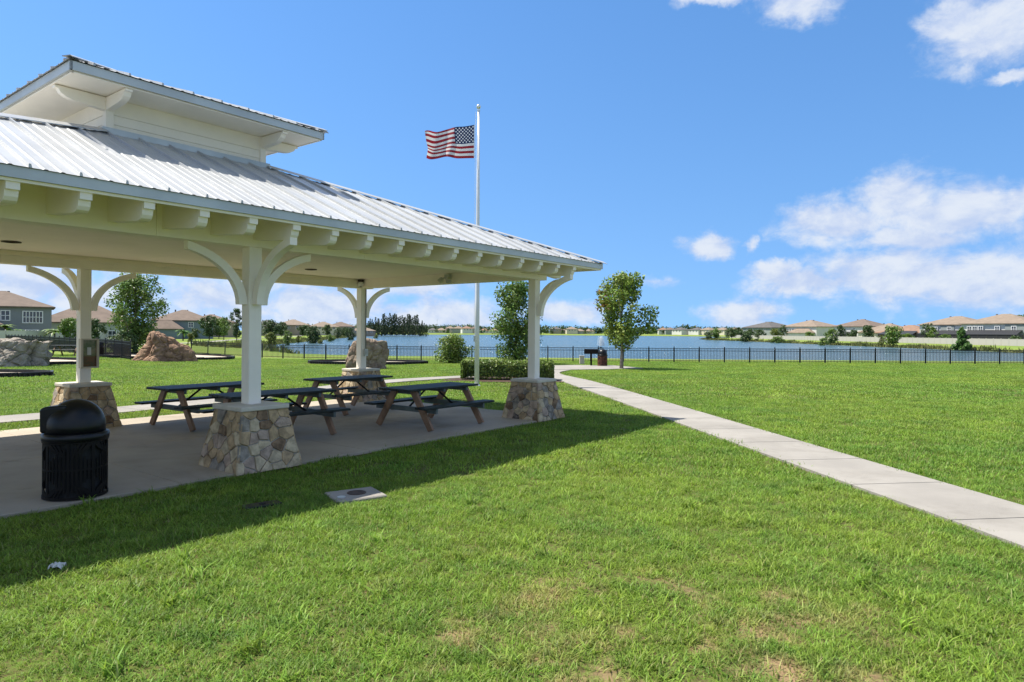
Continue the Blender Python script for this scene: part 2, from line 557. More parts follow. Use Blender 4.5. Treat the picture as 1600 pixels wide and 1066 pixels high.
def water_material():
    m = bpy.data.materials.new('lake_water')
    m.use_nodes = True
    t = NT(m.node_tree)
    out = t.n('ShaderNodeOutputMaterial')
    p = t.n('ShaderNodeBsdfPrincipled')
    p.inputs['Base Color'].default_value = (0.062, 0.110, 0.128, 1)
    p.inputs['Roughness'].default_value = 0.18
    p.inputs['IOR'].default_value = 1.33
    g = t.n('ShaderNodeNewGeometry').outputs['Position']
    st = t.n('ShaderNodeVectorMath', operation='MULTIPLY', inp={0: g, 1: (0.55, 1, 1)}).outputs[0]
    n1 = t.noise(st, 1.5, 5, 0.65, 0.4).outputs[0]
    n2 = t.noise(st, 0.09, 3, 0.5).outputs[0]
    hgt = t.m('MULTIPLY', n1, t.ramp(n2, 0.3, 0.7, 0.55, 1.2))
    bn = t.n('ShaderNodeBump', inp={'Strength': 1.0, 'Distance': 0.55, 'Height': hgt})
    t.set(p, 'Normal', bn.outputs[0])
    t.t.links.new(p.outputs[0], out.inputs[0])
    return m


MAT['water'] = water_material()
tag(MB().add([(-500, 52, WATER), (600, 52, WATER), (600, 900, WATER), (-500, 900, WATER)], [(0, 1, 2, 3)]).build('lake_water', 'water'),
    kind='structure', label='wind-rippled blue lake behind the black fence', cat='lake')

# ------------------------------------------------------------------ pavilion frame
AX = 0.6530
PO = (-3.5196, 9.0445)                     # near middle post
PRZ = math.pi / 2 - AX
LU, WV, OV = 6.5626, 5.59, 1.06            # half length, depth, eave overhang
D1 = (math.sin(AX), math.cos(AX))
D2 = (-math.cos(AX), math.sin(AX))


def uvw(u, v, z=0.0):
    return Vector((PO[0] + u * D1[0] + v * D2[0], PO[1] + u * D1[1] + v * D2[1], z))


FLOOR = 0.04
SL = (-LU - 0.55, LU + 0.48, -0.43, WV + 0.52)      # slab in pavilion axes

# ------------------------------------------------------------------ paths and paved areas
PATHS = []


def path(name, label, pts, w, joint=1.52):
    """footpath along a polyline, poured in panels"""
    P = [Vector((x, y, 0)) for x, y in pts]
    # resample smoothly (Catmull-Rom)
    fine = []
    for i in range(len(P) - 1):
        p0, p1, p2, p3 = P[max(i - 1, 0)], P[i], P[i + 1], P[min(i + 2, len(P) - 1)]
        for k in range(12):
            s = k / 12
            fine.append(0.5 * ((2 * p1) + (p2 - p0) * s + (2 * p0 - 5 * p1 + 4 * p2 - p3) * s * s + (3 * p1 - p0 - 3 * p2 + p3) * s ** 3))
    fine.append(P[-1])
    L = [0.0]
    for a, b in zip(fine, fine[1:]):
        L.append(L[-1] + (b - a).length)
    PATHS.append((np.array([(p.x, p.y) for p in fine]), w / 2))

    def q(s):
        s = min(max(s, 0), L[-1])
        for i in range(len(L) - 1):
            if s <= L[i + 1]:
                f = (s - L[i]) / max(1e-6, L[i + 1] - L[i])
                c = fine[i].lerp(fine[i + 1], f)
                j = min(i + 1, len(fine) - 2)
                d = ((fine[i + 1] - fine[i]).lerp(fine[j + 1] - fine[j], f)).normalized()
                return c, Vector((-d.y, d.x, 0))
    base = MB()
    sc = [q(L[-1] * k / 60) for k in range(61)]
    vs = []
    for c, nrm in sc:
        for sgn in (-1, 1):
            p = c + nrm * sgn * (w / 2 - 0.02)
            vs.append((p.x, p.y, gz(p.x, p.y) + 0.004))
    base.add(vs, [(2 * i, 2 * i + 1, 2 * i + 3, 2 * i + 2) for i in range(60)])
    root = tag(base.build(name, 'concrete'), label, 'path', kind='structure')
    if w < 2:
        vs = []
        for c, nrm in sc:
            for d in (-w / 2 + .01, -w / 2 - .05):
                p = c + nrm * d
                vs.append((p.x, p.y, gz(p.x, p.y) + 0.012))
        MB().add(vs, [(2 * i, 2 * i + 1, 2 * i + 3, 2 * i + 2) for i in range(60)]).build('soil_edge', 'mulch', root)
    n = max(1, round(L[-1] / joint))
    for k in range(n):
        a, b = L[-1] * k / n + 0.009, L[-1] * (k + 1) / n - 0.009
        mb = MB()
        vs = []
        for j in range(4):
            c, nrm = q(a + (b - a) * j / 3)
            for sgn in (-1, 1):
                p = c + nrm * sgn * w / 2
                z = gz(p.x, p.y)
                vs += [(p.x, p.y, z + 0.035), (p.x, p.y, z - 0.06)]
        fs = []
        for j in range(3):
            o = j * 4
            fs += [(o, o + 2, o + 6, o + 4)[::-1], (o, o + 4, o + 5, o + 1)[::-1], (o + 2, o + 3, o + 7, o + 6)[::-1]]
        fs += [(0, 1, 3, 2), (12, 14, 15, 13)]
        mb.add(vs, fs)
        mb.build('path_panel', 'concrete', root)
    return root


path('footpath', 'pale concrete footpath running past the right of the pavilion to the near right corner',
     [(5.85, -1.0), (5.25, 4.0), (4.87, 7.0), (4.15, 12.3), (3.51, 17.4), (3.0, 21.9), (2.48, 26.5), (1.75, 31.0), (1.9, 34.0), (2.9, 37.0)], 1.22)
path('footpath', 'pale concrete footpath curving behind the pavilion towards the hedge',
     [(-17.5, 5.2), (-13.6, 9.3), (-10.25, 13.4), (-8.6, 15.6), (-7.0, 18.6), (-6.0, 21.5), (-5.0, 24.6), (-3.6, 26.9), (-1.9, 28.9), (0.2, 30.4), (1.35, 31.3)], 1.2)
path('footpath', 'thin pale footpath along the grassy left bank of the lake',
     [(-40, 62), (-46, 75), (-53, 100), (-63, 140), (-75, 190), (-86, 260), (-108, 350)], 2.4, 30)

PAD = [(2.0, 35.6), (5.4, 37.0), (7.6, 38.7), (6.4, 42.2), (4.0, 42.4), (2.2, 41.4)]
mb = MB()
mb.add([(x, y, gz(x, y) + 0.05) for x, y in PAD] + [(x, y, gz(x, y) - 0.1) for x, y in PAD],
       [tuple(range(6))] + [(i, i + 6, (i + 1) % 6 + 6, (i + 1) % 6) for i in range(6)])
tag(mb.build('paved_pad', 'concrete'), 'concrete pad under the barbecue grill by the fence', 'pavement', kind='structure')

floor_root = link('pavilion_floor', None, None, (PO[0], PO[1], 0), PRZ)
tag(floor_root, 'shaded concrete floor slab under the pavilion roof', 'floor', kind='structure')
mb = MB()
mb.box(SL[0] + .02, SL[1] - .02, SL[2] + .02, SL[3] - .02, -0.12, FLOOR - 0.012)
mb.build('slab_base', 'slab', floor_root)
us = [SL[0], -3.75, -1.15, 1.7, 4.2, SL[1]]
vs_ = [SL[2], 2.7, SL[3]]
for i in range(len(us) - 1):
    for j in range(len(vs_) - 1):
        mb = MB().box(us[i] + .004, us[i + 1] - .004, vs_[j] + .004, vs_[j + 1] - .004, -0.10, FLOOR)
        bevel(mb.build('floor_panel', 'slab', floor_root), 0.006)

MULCH = [(-2.75, 25.7), (-0.5, 25.2), (1.2, 25.1), (2.0, 25.4), (1.95, 27.5), (1.0, 30.0), (-0.5, 29.6), (-2.3, 27.9)]
tag(MB().add([(x, y, gz(x, y) + 0.03) for x, y in MULCH], [tuple(range(len(MULCH)))]).build('mulch_bed', 'mulch'),
    'dark mulch bed beneath the clipped hedge', 'mulch', kind='structure')

# rings of border timbers round the boulders: (centre, radii)
RINGS = [(spot(20, 566), 4.6, 2.6, 'sand'), (spot(255, 558), 4.9, 3.6, 'sand'), (spot(575, 568), 3.9, 2.3, 'sand'), (spot(-45, 587), 3.3, 1.7, 'sand')]


# ------------------------------------------------------------------ the pavilion
pav = thing('picnic_pavilion', 'large cream picnic pavilion with white metal roof, cupola and stone pillar bases', 'pavilion', (PO[0], PO[1], 0), PRZ)
CAPZ, BEAMB, BEAMT, PS = 0.855, 2.96, 3.352, 0.184
POSTS = [(u, v) for v in (0, WV) for u in (-LU, 0, LU)]


def clip(poly, nx, ny, c):
    """keep nx*x+ny*y<=c"""
    out = []
    for i in range(len(poly)):
        a, b = poly[i], poly[(i + 1) % len(poly)]
        da, db = nx * a[0] + ny * a[1] - c, nx * b[0] + ny * b[1] - c
        if da <= 0:
            out.append(a)
        if da * db < 0:
            s = da / (da - db)
            out.append((a[0] + (b[0] - a[0]) * s, a[1] + (b[1] - a[1]) * s))
    return out


def stones_on(face, n, rg):
    """Voronoi rubble in a trapezoid face -> list of polygons"""
    xs, ys = [p[0] for p in face], [p[1] for p in face]
    seeds = []
    for k in range(4000):
        p = (rg.uniform(min(xs), max(xs)), rg.uniform(min(ys), max(ys)))
        r0 = 0.095 + 0.15 * rg.random() ** 1.4
        half = face[1][0] + (face[2][0] - face[1][0]) * p[1] / face[2][1]
        if abs(p[0]) < half - 0.03 and all(math.hypot(p[0] - q[0], (p[1] - q[1]) * 1.15) > r0 for q in seeds):
            seeds.append(p)
        if len(seeds) >= n:
            break
    cells = []
    for i, p in enumerate(seeds):
        poly = list(face)
        for j, q in enumerate(seeds):
            if i == j:
                continue
            nx, ny = q[0] - p[0], q[1] - p[1]
            c = (q[0] ** 2 + q[1] ** 2 - p[0] ** 2 - p[1] ** 2) / 2
            L = math.hypot(nx, ny)
            poly = clip(poly, nx / L, ny / L, c / L - 0.0050)
            if len(poly) < 3:
                break
        if len(poly) >= 3:
            cells.append(poly)
    return cells


def stone_geo(mb, poly, frame, rg):
    # round the corners, then a raised, uneven cushion
    out = []
    n = len(poly)
    for i in range(n):
        a, b = poly[i], poly[(i + 1) % n]
        for s in (0.09, 0.91):
            out.append((a[0] + (b[0] - a[0]) * s + rg.uniform(-.004, .004), a[1] + (b[1] - a[1]) * s + rg.uniform(-.004, .004)))
    cx, cy = sum(p[0] for p in out) / len(out), sum(p[1] for p in out) / len(out)
    h = rg.uniform(0.010, 0.036)
    tx, ty = rg.uniform(-.06, .06), rg.uniform(-.06, .06)
    rings = [(1.0, 0.0), (0.985, h * 0.6), (0.90, h * 0.97)]
    vs, m = [], len(out)
    for s, z in rings:
        for x, y in out:
            px_, py_ = cx + (x - cx) * s, cy + (y - cy) * s
            vs.append(frame(px_, py_, z + (tx * (px_ - cx) + ty * (py_ - cy) + rg.uniform(-.003, .003) if z else -0.004)))
    vs.append(frame(cx, cy, h * 1.05))
    fs = [(r * m + i, r * m + (i + 1) % m, (r + 1) * m + (i + 1) % m, (r + 1) * m + i) for r in range(2) for i in range(m)]
    fs += [(2 * m + i, 2 * m + (i + 1) % m, 3 * m) for i in range(m)]
    mb.add(vs, fs)


def pedestal(u, v, seed, visible):
    b, t, hgt = 0.93 / 2, 0.63 / 2, CAPZ - 0.06
    z0 = FLOOR - 0.03
    c = [(-b, -b, z0), (b, -b, z0), (b, b, z0), (-b, b, z0), (-t, -t, hgt), (t, -t, hgt), (t, t, hgt), (-t, t, hgt)]
    ped = MB().add(c, [(0, 1, 5, 4), (1, 2, 6, 5), (2, 3, 7, 6), (3, 0, 4, 7), (0, 3, 2, 1), (4, 5, 6, 7)]).build('pedestal', 'mortar', pav, loc=(u, v, 0))
    sl = math.hypot(hgt - z0, b - t)
    face = [(-b, 0), (b, 0), (t, sl), (-t, sl)]
    face = [(-b - .024, 0), (b + .024, 0), (t + .022, sl), (-t - .022, sl)]
    rest = MB()
    up = Vector((0, (b - t) / sl, (hgt - z0) / sl))
    nr = Vector((0, -(hgt - z0) / sl, (b - t) / sl))
    for k, ang in enumerate((0, 90, 180, 270)):       # front(-v), right(+u), back, left(-u)
        rg = random.Random(seed * 10 + k)
        rot = Matrix.Rotation(R(ang), 3, 'Z')

        def frame(x, y, z):
            return rot @ (Vector((x, -b, z0)) + up * y + nr * z)
        for poly in stones_on(face, 28, rg):
            if k in visible:
                mb = MB()
                stone_geo(mb, poly, frame, rg)
                mb.build('stone', STONES[rg.choices(range(6), (36, 10, 32, 8, 14, 2))[0]], ped, smooth=False)
            else:
                stone_geo(rest, poly, frame, rg)
    o = rest.build('back_stones', STONES[0], ped)
    o['kind'] = 'stuff'
    cap = MB().box(-.355, .355, -.355, .355, CAPZ - 0.06, CAPZ).build('cap_slab', 'capstone', ped)
    bevel(cap, 0.012, 2)


for i, (u, v) in enumerate(POSTS):
    pedestal(u, v, i + 3, {1: (0, 3), 2: (0, 3), 4: (0, 3), 5: (0, 3)}.get(i, ()))
    p = MB().box(-PS / 2, PS / 2, -PS / 2, PS / 2, CAPZ, BEAMB).build('post', 'cream', pav, loc=(u, v, 0))
    bevel(p, 0.006)

# beams
bw = 0.12
for v in (0, WV):
    cuts = [-LU - .3, -LU * .62, -LU * .2, LU * .28, LU * .7, LU + .3]
    for c0, c1 in zip(cuts, cuts[1:]):
        bevel(MB().box(c0 + .0015, c1 - .0015, v - bw, v + bw, BEAMB, BEAMT).build('beam', 'cream', pav), 0.004)
for u in (-LU, LU):
    bevel(MB().box(u - bw, u + bw, bw + .001, WV - bw - .001, BEAMB + .002, BEAMT - .002).build('beam', 'cream', pav), 0.006)
for s, v in ((1, bw), (-1, WV - bw)):       # ledger moulding along the inside
    MB().box(-LU + bw, LU - bw, min(v, v + s * .03), max(v, v + s * .03), 3.10, 3.13).build('moulding', 'cream', pav)


# arched braces
def brace_mesh(x0, x1, zb, zt, zi, th):
    T = R(74)
    inner, outer = [], []
    for k in range(13):
        t = T * k / 12
        a, s = (1 - math.cos(t)) / (1 - math.cos(T)), math.sin(t) / math.sin(T)
        inner.append((x0 + 0.115 + (x1 - x0 - 0.115) * a, zb + (zi - zb) * s))
        outer.append((x0 + (x1 - x0) * a, zb + (zt - zb) * s))
    poly = inner + outer[::-1]
    mb = MB()
    n = 13
    vs = [(a, y, z) for y in (-th / 2, th / 2) for a, z in inner + outer]
    fs = []
    for i in range(n - 1):
        fs += [(i, i + 1, n + i + 1, n + i), (2 * n + i, 3 * n + i, 3 * n + i + 1, 2 * n + i + 1),
               (i, 2 * n + i, 2 * n + i + 1, i + 1), (n + i, n + i + 1, 3 * n + i + 1, 3 * n + i)]
    fs += [(0, n, 3 * n, 2 * n), (n - 1, 3 * n - 1, 4 * n - 1, 2 * n - 1)]
    mb.add(vs, fs)
    return mb.mesh('brace', 'cream')


me_along = brace_mesh(PS / 2, 0.90, 2.19, BEAMB - .002, 2.855, 0.095)
me_out = brace_mesh(PS / 2, 0.94, 2.19, 3.035, 2.93, 0.105)
for u, v in POSTS:
    front = v == 0
    link('brace', me_out, pav, (u, v, 0), R(-90 if front else 90))
    if abs(u) < 1:
        link('brace', me_along, pav, (u, v, 0), 0)
        link('brace', me_along, pav, (u, v, 0), math.pi)
    else:
        link('brace', me_out, pav, (u, v, 0), 0 if u > 0 else math.pi)

# rafter tails under a nearly level soffit
S0, S1 = 3.345, 3.212                         # soffit height at the beam and at the eave


def soff(o):
    return S0 + (S1 - S0) * (o - bw) / (1.02 - bw)


prof = [(bw - .02, soff(bw - .02) - .002), (1.005, soff(1.005) - .002), (1.005, 3.115), (0.965, 3.115), (0.965, 3.105), (0.958, 3.08), (0.935, 3.055),
        (0.90, 3.042), (0.85, 3.038), (0.70, 3.052), (bw - .02, 3.115)]
prof_deep = [(bw - .02, soff(bw - .02) - .002), (1.012, soff(1.012) - .002), (1.012, 3.112), (0.972, 3.112), (0.972, 3.09), (0.962, 3.052), (0.935, 3.018),
             (0.895, 3.0), (0.845, 2.995), (0.70, 3.008), (bw - .02, 3.055)]
deep_me = MB().prism(prof_deep, -.055, .055, lambda a, b, t: (a, t, b)).mesh('rafter_tail', 'cream')
tail_me = MB().prism(prof, -.05, .05, lambda a, b, t: (a, t, b)).mesh('rafter_tail', 'cream')
ST = LU / 11
for k in range(-11, 12):
    link('rafter_tail', deep_me, pav, (k * ST, 0, 0), R(-90))
    link('rafter_tail', tail_me, pav, (k * ST, WV, 0), R(90))
for k in range(0, 10):
    v = WV * k / 9
    link('rafter_tail', tail_me, pav, (LU, v, 0), 0)
    link('rafter_tail', tail_me, pav, (-LU, v, 0), math.pi)

# soffit ring, ceiling, fascia
EU, EV0, EV1 = LU + OV, -OV, WV + OV          # eave rectangle
mb = MB()
inr = [(-LU, 0), (LU, 0), (LU, WV), (-LU, WV)]
outr = [(-EU + .02, EV0 + .02), (EU - .02, EV0 + .02), (EU - .02, EV1 - .02), (-EU + .02, EV1 - .02)]
vs = [(u, v, soff(0)) for u, v in inr] + [(u, v, soff(OV - .02)) for u, v in outr]
mb.add(vs, [(i, (i + 1) % 4, 4 + (i + 1) % 4, 4 + i) for i in range(4)])
mb.build('soffit', 'cream', pav)
cs = [-LU + bw, -4.1, -1.65, 0.8, 3.25, 5.2, LU - bw]
for i in range(len(cs) - 1):
    for v0, v1 in ((bw, WV / 2), (WV / 2, WV - bw)):
        MB().box(cs[i] + .002, cs[i + 1] - .002, v0 + .002, v1 - .002, 3.19, 3.205).build('ceiling_panel', 'ceiling', pav)
MB().box(-LU + bw, LU - bw, bw, WV - bw, 3.208, 3.24).build('ceiling_backing', 'dark', pav)
for a, b, nm, mt, d0, d1_, z0, z1 in ((0, 0, 'fascia', 'fascia', 0.0, 0.028, 3.212, 3.318), (0, 0, 'fascia_trim', 'cream', 0.03, 0.062, 3.182, 3.214)):
    MB().box(-EU + d0, EU - d0, EV0 + d0, EV0 + d1_, z0, z1).build(nm, mt, pav)
    MB().box(-EU + d0, EU - d0, EV1 - d1_, EV1 - d0, z0, z1).build(nm, mt, pav)
    MB().box(EU - d1_, EU - d0, EV0 + d1_, EV1 - d1_, z0 + .001, z1 - .001).build(nm, mt, pav)
    MB().box(-EU + d0, -EU + d1_, EV0 + d1_, EV1 - d1_, z0 + .001, z1 - .001).build(nm, mt, pav)

# main roof: hipped, running up to the square cupola
CU, CV0 = 1.2, 1.6
CV1 = WV - CV0
ZE, ZC = 3.33, 4.52
roof = MB()
roof.add([(-EU, EV0, ZE - .012), (EU, EV0, ZE - .012), (EU, EV1, ZE - .012), (-EU, EV1, ZE - .012),
          (-CU, CV0, ZC - .012), (CU, CV0, ZC - .012), (CU, CV1, ZC - .012), (-CU, CV1, ZC - .012)],
         [(0, 1, 5, 4), (1, 2, 6, 5), (2, 3, 7, 6), (3, 0, 4, 7), (4, 5, 6, 7)])
roof = roof.build('roof', 'metal', pav)


def roof_panels(parent, half, top_half, run, rise, off, pitch, frame, drop=0.025):
    """standing-seam panels on one trapezoid slope: s across, r up the run"""
    def rmax(s):
        return run * min(1.0, (half - abs(s)) / (half - top_half)) if abs(s) > top_half else run
    k0 = math.ceil((-half - off) / pitch) - 1
    s = off + k0 * pitch
    while s < half - 1e-6:
        a, b = max(s, -half), min(s + pitch, half)
        s += pitch
        if b - a < 0.02:
            continue
        w = b - a
        cols = [(0, 0)] if a == -half else [(0, 0), (.004, .036), (.022, .036), (.030, 0)]
        for c in (1 / 3, 2 / 3):
            cols += [(w * c - .026, 0), (w * c - .010, .007), (w * c + .010, .007), (w * c + .026, 0)]
        cols = [(x, z) for x, z in cols if 0 <= x < w]
        for brk in (-top_half, top_half):
            if a < brk < b and abs(brk - a) > .031:
                cols.append((brk - a, 0))
        cols.append((w, 0))
        cols.sort(key=lambda q_: q_[0])
        vs = []
        for x, z in cols:
            m = max(rmax(a + x), 0)
            vs += [frame(a + x, -drop, z - drop * rise / run), frame(a + x, m, m * rise / run + z)]
        fs = [(2 * i, 2 * i + 2, 2 * i + 3, 2 * i + 1) for i in range(len(cols) - 1)]
        mb = MB()
        mb.add(vs, fs)
        if a > -half:                             # rib end plug
            e = [frame(a + x, -drop + .001, z - drop * rise / run) for x, z in ((0, 0), (.004, .036), (.022, .036), (.030, 0))]
            mb.add(e, [(0, 3, 2, 1)])
        mb.build('roof_panel', 'metal', parent)


PIT = 0.4168
run, rise = CV0 - EV0, ZC - ZE
roof_panels(roof, EU, CU, run, rise, 0.03, PIT, lambda s, r, z: (s, EV0 + r, ZE + z))
roof_panels(roof, EU, CU, run, rise, 0.03, PIT, lambda s, r, z: (-s, EV1 - r, ZE + z))
hv = (EV1 - EV0) / 2
vc = (EV0 + EV1) / 2
roof_panels(roof, hv, (CV1 - CV0) / 2, EU - CU, rise, 0.1, PIT, lambda s, r, z: (EU - r, vc + s, ZE + z))
roof_panels(roof, hv, (CV1 - CV0) / 2, EU - CU, rise, 0.1, PIT, lambda s, r, z: (-EU + r, vc - s, ZE + z))


def hip_cap(parent, a, b, w, na, nb, lift=0.040):
    """folded cap along a hip; na, nb are horizontal directions down each slope with gradient"""
    a, b = Vector(a), Vector(b)
    vs = []
    for p in (a, b):
        for d, g in ((na, -1), (None, 0), (nb, -1)):
            if d is None:
                vs.append(p + Vector((0, 0, lift + 0.012)))
            else:
                vs.append(p + Vector((d[0] * w, d[1] * w, -d[2] * w + lift)))
    vs += [v - Vector((0, 0, 0.010)) for v in vs]
    fs = [(0, 1, 4, 3), (1, 2, 5, 4), (6, 9, 10, 7), (7, 10, 11, 8), (0, 3, 9, 6), (2, 8, 11, 5), (0, 6, 7, 1), (1, 7, 8, 2), (3, 4, 10, 9), (4, 5, 11, 10)]
    MB().add(vs, fs).build('hip_cap', 'metal', parent)


gF, gE = rise / run, rise / (EU - CU)
for su in (-1, 1):
    for sv in (-1, 1):
        e = (su * EU, vc + sv * hv, ZE)
        c = (su * CU, vc + sv * (CV1 - CV0) / 2, ZC)
        hip_cap(roof, e, c, 0.11, (0, sv, gF), (su, 0, gE))

# cupola
cup = MB().box(-CU + .03, CU - .03, CV0 + .03, CV1 - .03, ZC - .2, 5.0).build('cupola', 'cream', pav)
for k in range(4):
    rot = Matrix.Translation((0, vc, 0)) @ Matrix.Rotation(R(90 * k), 4, 'Z')
    hw = CU
    for z0, z1 in ((ZC - .06, 4.65), (4.65, 4.78), (4.78, 4.995)):
        vs = [rot @ Vector(q) for q in ((-hw + .09, -hw - .012 + .03, z0), (hw - .09, -hw - .012 + .03, z0), (hw - .09, -hw + .026, z1 - .004), (-hw + .09, -hw + .026, z1 - .004),
                                        (-hw + .09, -hw + .05, z0), (hw - .09, -hw + .05, z0), (hw - .09, -hw + .05, z1 - .004), (-hw + .09, -hw + .05, z1 - .004))]
        MB().add(vs, [(0, 1, 2, 3), (0, 4, 5, 1), (3, 2, 6, 7), (0, 3, 7, 4), (1, 5, 6, 2)]).build('siding_board', 'cream', cup)
    mb = MB().box(-hw - .005, -hw + .095, -hw - .005, -hw + .095, ZC - .1, 4.998, rot)
    mb.build('corner_board', 'cream', cup)
    # corbels at each corner: along both walls, and a flashing at the foot
    cp = [(0, 4.985), (.60, 4.985), (.60, 4.955), (.56, 4.95), (.545, 4.925), (.53, 4.90), (.47, 4.865), (.40, 4.845), (0, 4.815)]
    MB().prism(cp, -hw - .004, -hw + .086, lambda a, b, t: rot @ Vector((t, -hw - a - .006, b))).build('corbel', 'cream', cup)
    MB().prism(cp, -hw - .004, -hw + .086, lambda a, b, t: rot @ Vector((-hw - a - .006, t, b))).build('corbel', 'cream', cup)
    MB().box(-hw - .05, hw + .05, -hw - .055, -hw - .02, ZC - .045, ZC + .055, rot).build('flashing', 'fascia', cup)
CE = 1.86
croof = MB()
zt = 5.135
croof.add([(-CE + .01, vc - CE + .01, zt - .01), (CE - .01, vc - CE + .01, zt - .01), (CE - .01, vc + CE - .01, zt - .01), (-CE + .01, vc + CE - .01, zt - .01), (0, vc, zt + CE * .33 - .012)],
          [(0, 1, 4), (1, 2, 4), (2, 3, 4), (3, 0, 4), (3, 2, 1, 0)])
croof = croof.build('cupola_roof', 'metal', pav)
MB().box(-CE + .03, CE - .03, vc - CE + .03, vc + CE - .03, 5.0, 5.02).build('cupola_soffit', 'cream', croof)
for k in range(4):
    rot = Matrix.Translation((0, vc, 0)) @ Matrix.Rotation(R(90 * k), 4, 'Z')
    MB().box(-CE, CE - .03 * 0, -CE, -CE + .028, 5.012, 5.122, rot).build('cupola_fascia', 'fascia', croof)
    MB().box(-CE + .03, CE - .03, -CE + .03, -CE + .05, 4.990, 5.014, rot).build('cupola_trim', 'cream', croof)
    roof_panels(croof, CE, 0.001, CE, CE * .33, 0.05, PIT, lambda s, r, z: rot @ Vector((s, -CE + r, zt + z)), 0.03)
    hip_cap(croof, rot @ Vector((-CE, -CE, zt)), (0, vc, zt + CE * .33), .09, rot.to_3x3() @ Vector((0, -1, .33)), rot.to_3x3() @ Vector((-1, 0, .33)))
for u, v in ((-1.55, 4.1), (3.9, 4.1), (-1.55, 1.5), (3.9, 1.5)):
    o = MB().lathe([(.13, 3.186), (.13, 3.176), (.10, 3.172), (.095, 3.1895)], 24, (u, v, 0)).build('recessed_light', 'iron', pav)

# fittings fixed to the pavilion
fl = thing('flood_light', 'twin-headed white flood light fixed under the right end of the pavilion', 'light', uvw(LU - .17, 2.35, 3.12), PRZ)
MB().box(-.04, .05, -.07, .07, -.05, .05).build('back_plate', 'fascia', fl)
for s in (-1, 1):
    hd = MB().lathe([(.03, 0), (.055, -.03), (.07, -.12), (.068, -.13)], 14).build('lamp_head', 'frost', fl, loc=(-.07, s * .09, -.03), rot=(s * .5, .5, 0))
    MB().bar((-.02, s * .03, -.01), (-.07, s * .09, -.04), .025, .025).build('arm', 'fascia', fl)
sc_ = thing('security_camera', 'small round white security camera above the far corner post', 'camera', uvw(LU - .2, WV - .2, 3.06), PRZ)
MB().lathe([(.075, .11), (.075, .07), (.05, .06)], 16).build('mount', 'iron', sc_)
MB().lathe([(.001, -.08), (.045, -.065), (.075, -.02), (.078, .03), (.05, .06)], 16).build('dome', 'pole', sc_, smooth=True)
MB().lathe([(.03, -.078), (.034, -.07), (.001, -.085)], 12, (-.03, -.03, 0)).build('lens', 'dark', sc_)
ob = thing('outlet_box', 'small grey outlet box and conduit on the far corner post', 'box', uvw(LU, WV - PS / 2 - .002, 1.28), PRZ)
MB().box(.0, .11, -.05, 0, -.09, .09).build('box_body', 'fascia', ob)
MB().box(.015, .095, -.056, -.05, -.06, .06).build('cover', 'vinylgrey', ob)
MB().tube([(.055, -.02, .09), (.055, -.02, 1.66)], .012, 8).build('conduit', 'support', ob)


def print_mat():
    m = bpy.data.materials.new('notice_print')
    m.use_nodes = True
    t = NT(m.node_tree)
    out = t.n('ShaderNodeOutputMaterial')
    p = t.n('ShaderNodeBsdfPrincipled', inp={'Roughness': 0.15})
    tc = t.n('ShaderNodeTexCoord').outputs['Object']
    z = t.n('ShaderNodeSeparateXYZ', inp={0: tc})
    f = t.noise(tc, 9, 4, 0.6).outputs[0]
    a = t.mix(t.ramp(f, .4, .6), (0.10, 0.14, 0.06), (0.22, 0.20, 0.12))
    b = t.mix(t.ramp(f, .4, .6), (0.12, 0.04, 0.02), (0.06, 0.035, 0.02))
    t.set(p, 'Base Color', t.mix(t.ramp(z.outputs[2], -.07, -.03), b, a))
    t.t.links.new(p.outputs[0], out.inputs[0])
    return m


MAT['print'] = print_mat()
nc = thing('notice_case', 'beige framed notice case mounted on the left rear post', 'notice', uvw(.03, WV - PS / 2 - .004, 1.40), PRZ)
mb = MB()
for a in ((-.15, .15, .245, .27), (-.15, .15, -.27, -.245), (-.15, -.115, -.245, .245), (.115, .15, -.245, .245)):
    mb.box(a[0], a[1], -.12, 0, a[2], a[3])
mb.build('case_frame', 'beige', nc)
MB().box(-.114, .114, -.075, -.002, -.244, .244).build('notice_sheet', 'print', nc)
MB().box(-.035, .03, -.079, -.076, -.03, .11).build('paper_note', 'paper', nc)


# ------------------------------------------------------------------ picnic tables
def make_table():
    root = link('picnic_table', None)
    L = 1.95
    for k in range(5):
        y = (k - 2) * 0.158
        bevel(MB().box(-L / 2, L / 2, y - .075, y + .075, .715, .755).build('top_plank', 'plank', root), .008)
    for s in (-1, 1):
        for k in (0, 1):
            y = s * (.615 + k * .135)
            bevel(MB().box(-L / 2, L / 2, y - .064, y + .064, .415, .453).build('bench_plank', 'plank', root), .008)
    for x in (-.70, .70):
        for s in (-1, 1):
            mb = MB().bar((x, s * .70, 0), (x, s * .24, .714), .05, .135, (0, 1, 0))
            q = MB()
            # flat feet: cut the bar at the ground
            mb.v = [(a, b, max(c, 0.0)) for a, b, c in mb.v]
            mb.build('leg', 'leg', root)
        sg = 1 if x > 0 else -1
        MB().box(x - sg * .028 - .022, x - sg * .028 + .022 - .003 * 0, -.80, .80, .325, .413).build('bench_support', 'support', root, loc=(-sg * .02, 0, 0))
        MB().box(x - .022, x + .022, -.36, .36, .64, .713).build('top_support', 'support', root, loc=(-sg * .05, 0, 0))
        MB().bar((x - sg * .06, 0, .345), (sg * .12, 0, .705), .012, .035).build('diagonal_brace', 'blackmetal', root)
    MB().box(-.025, .025, -.37, .37, .66, .713).build('top_support', 'support', root)
    return root


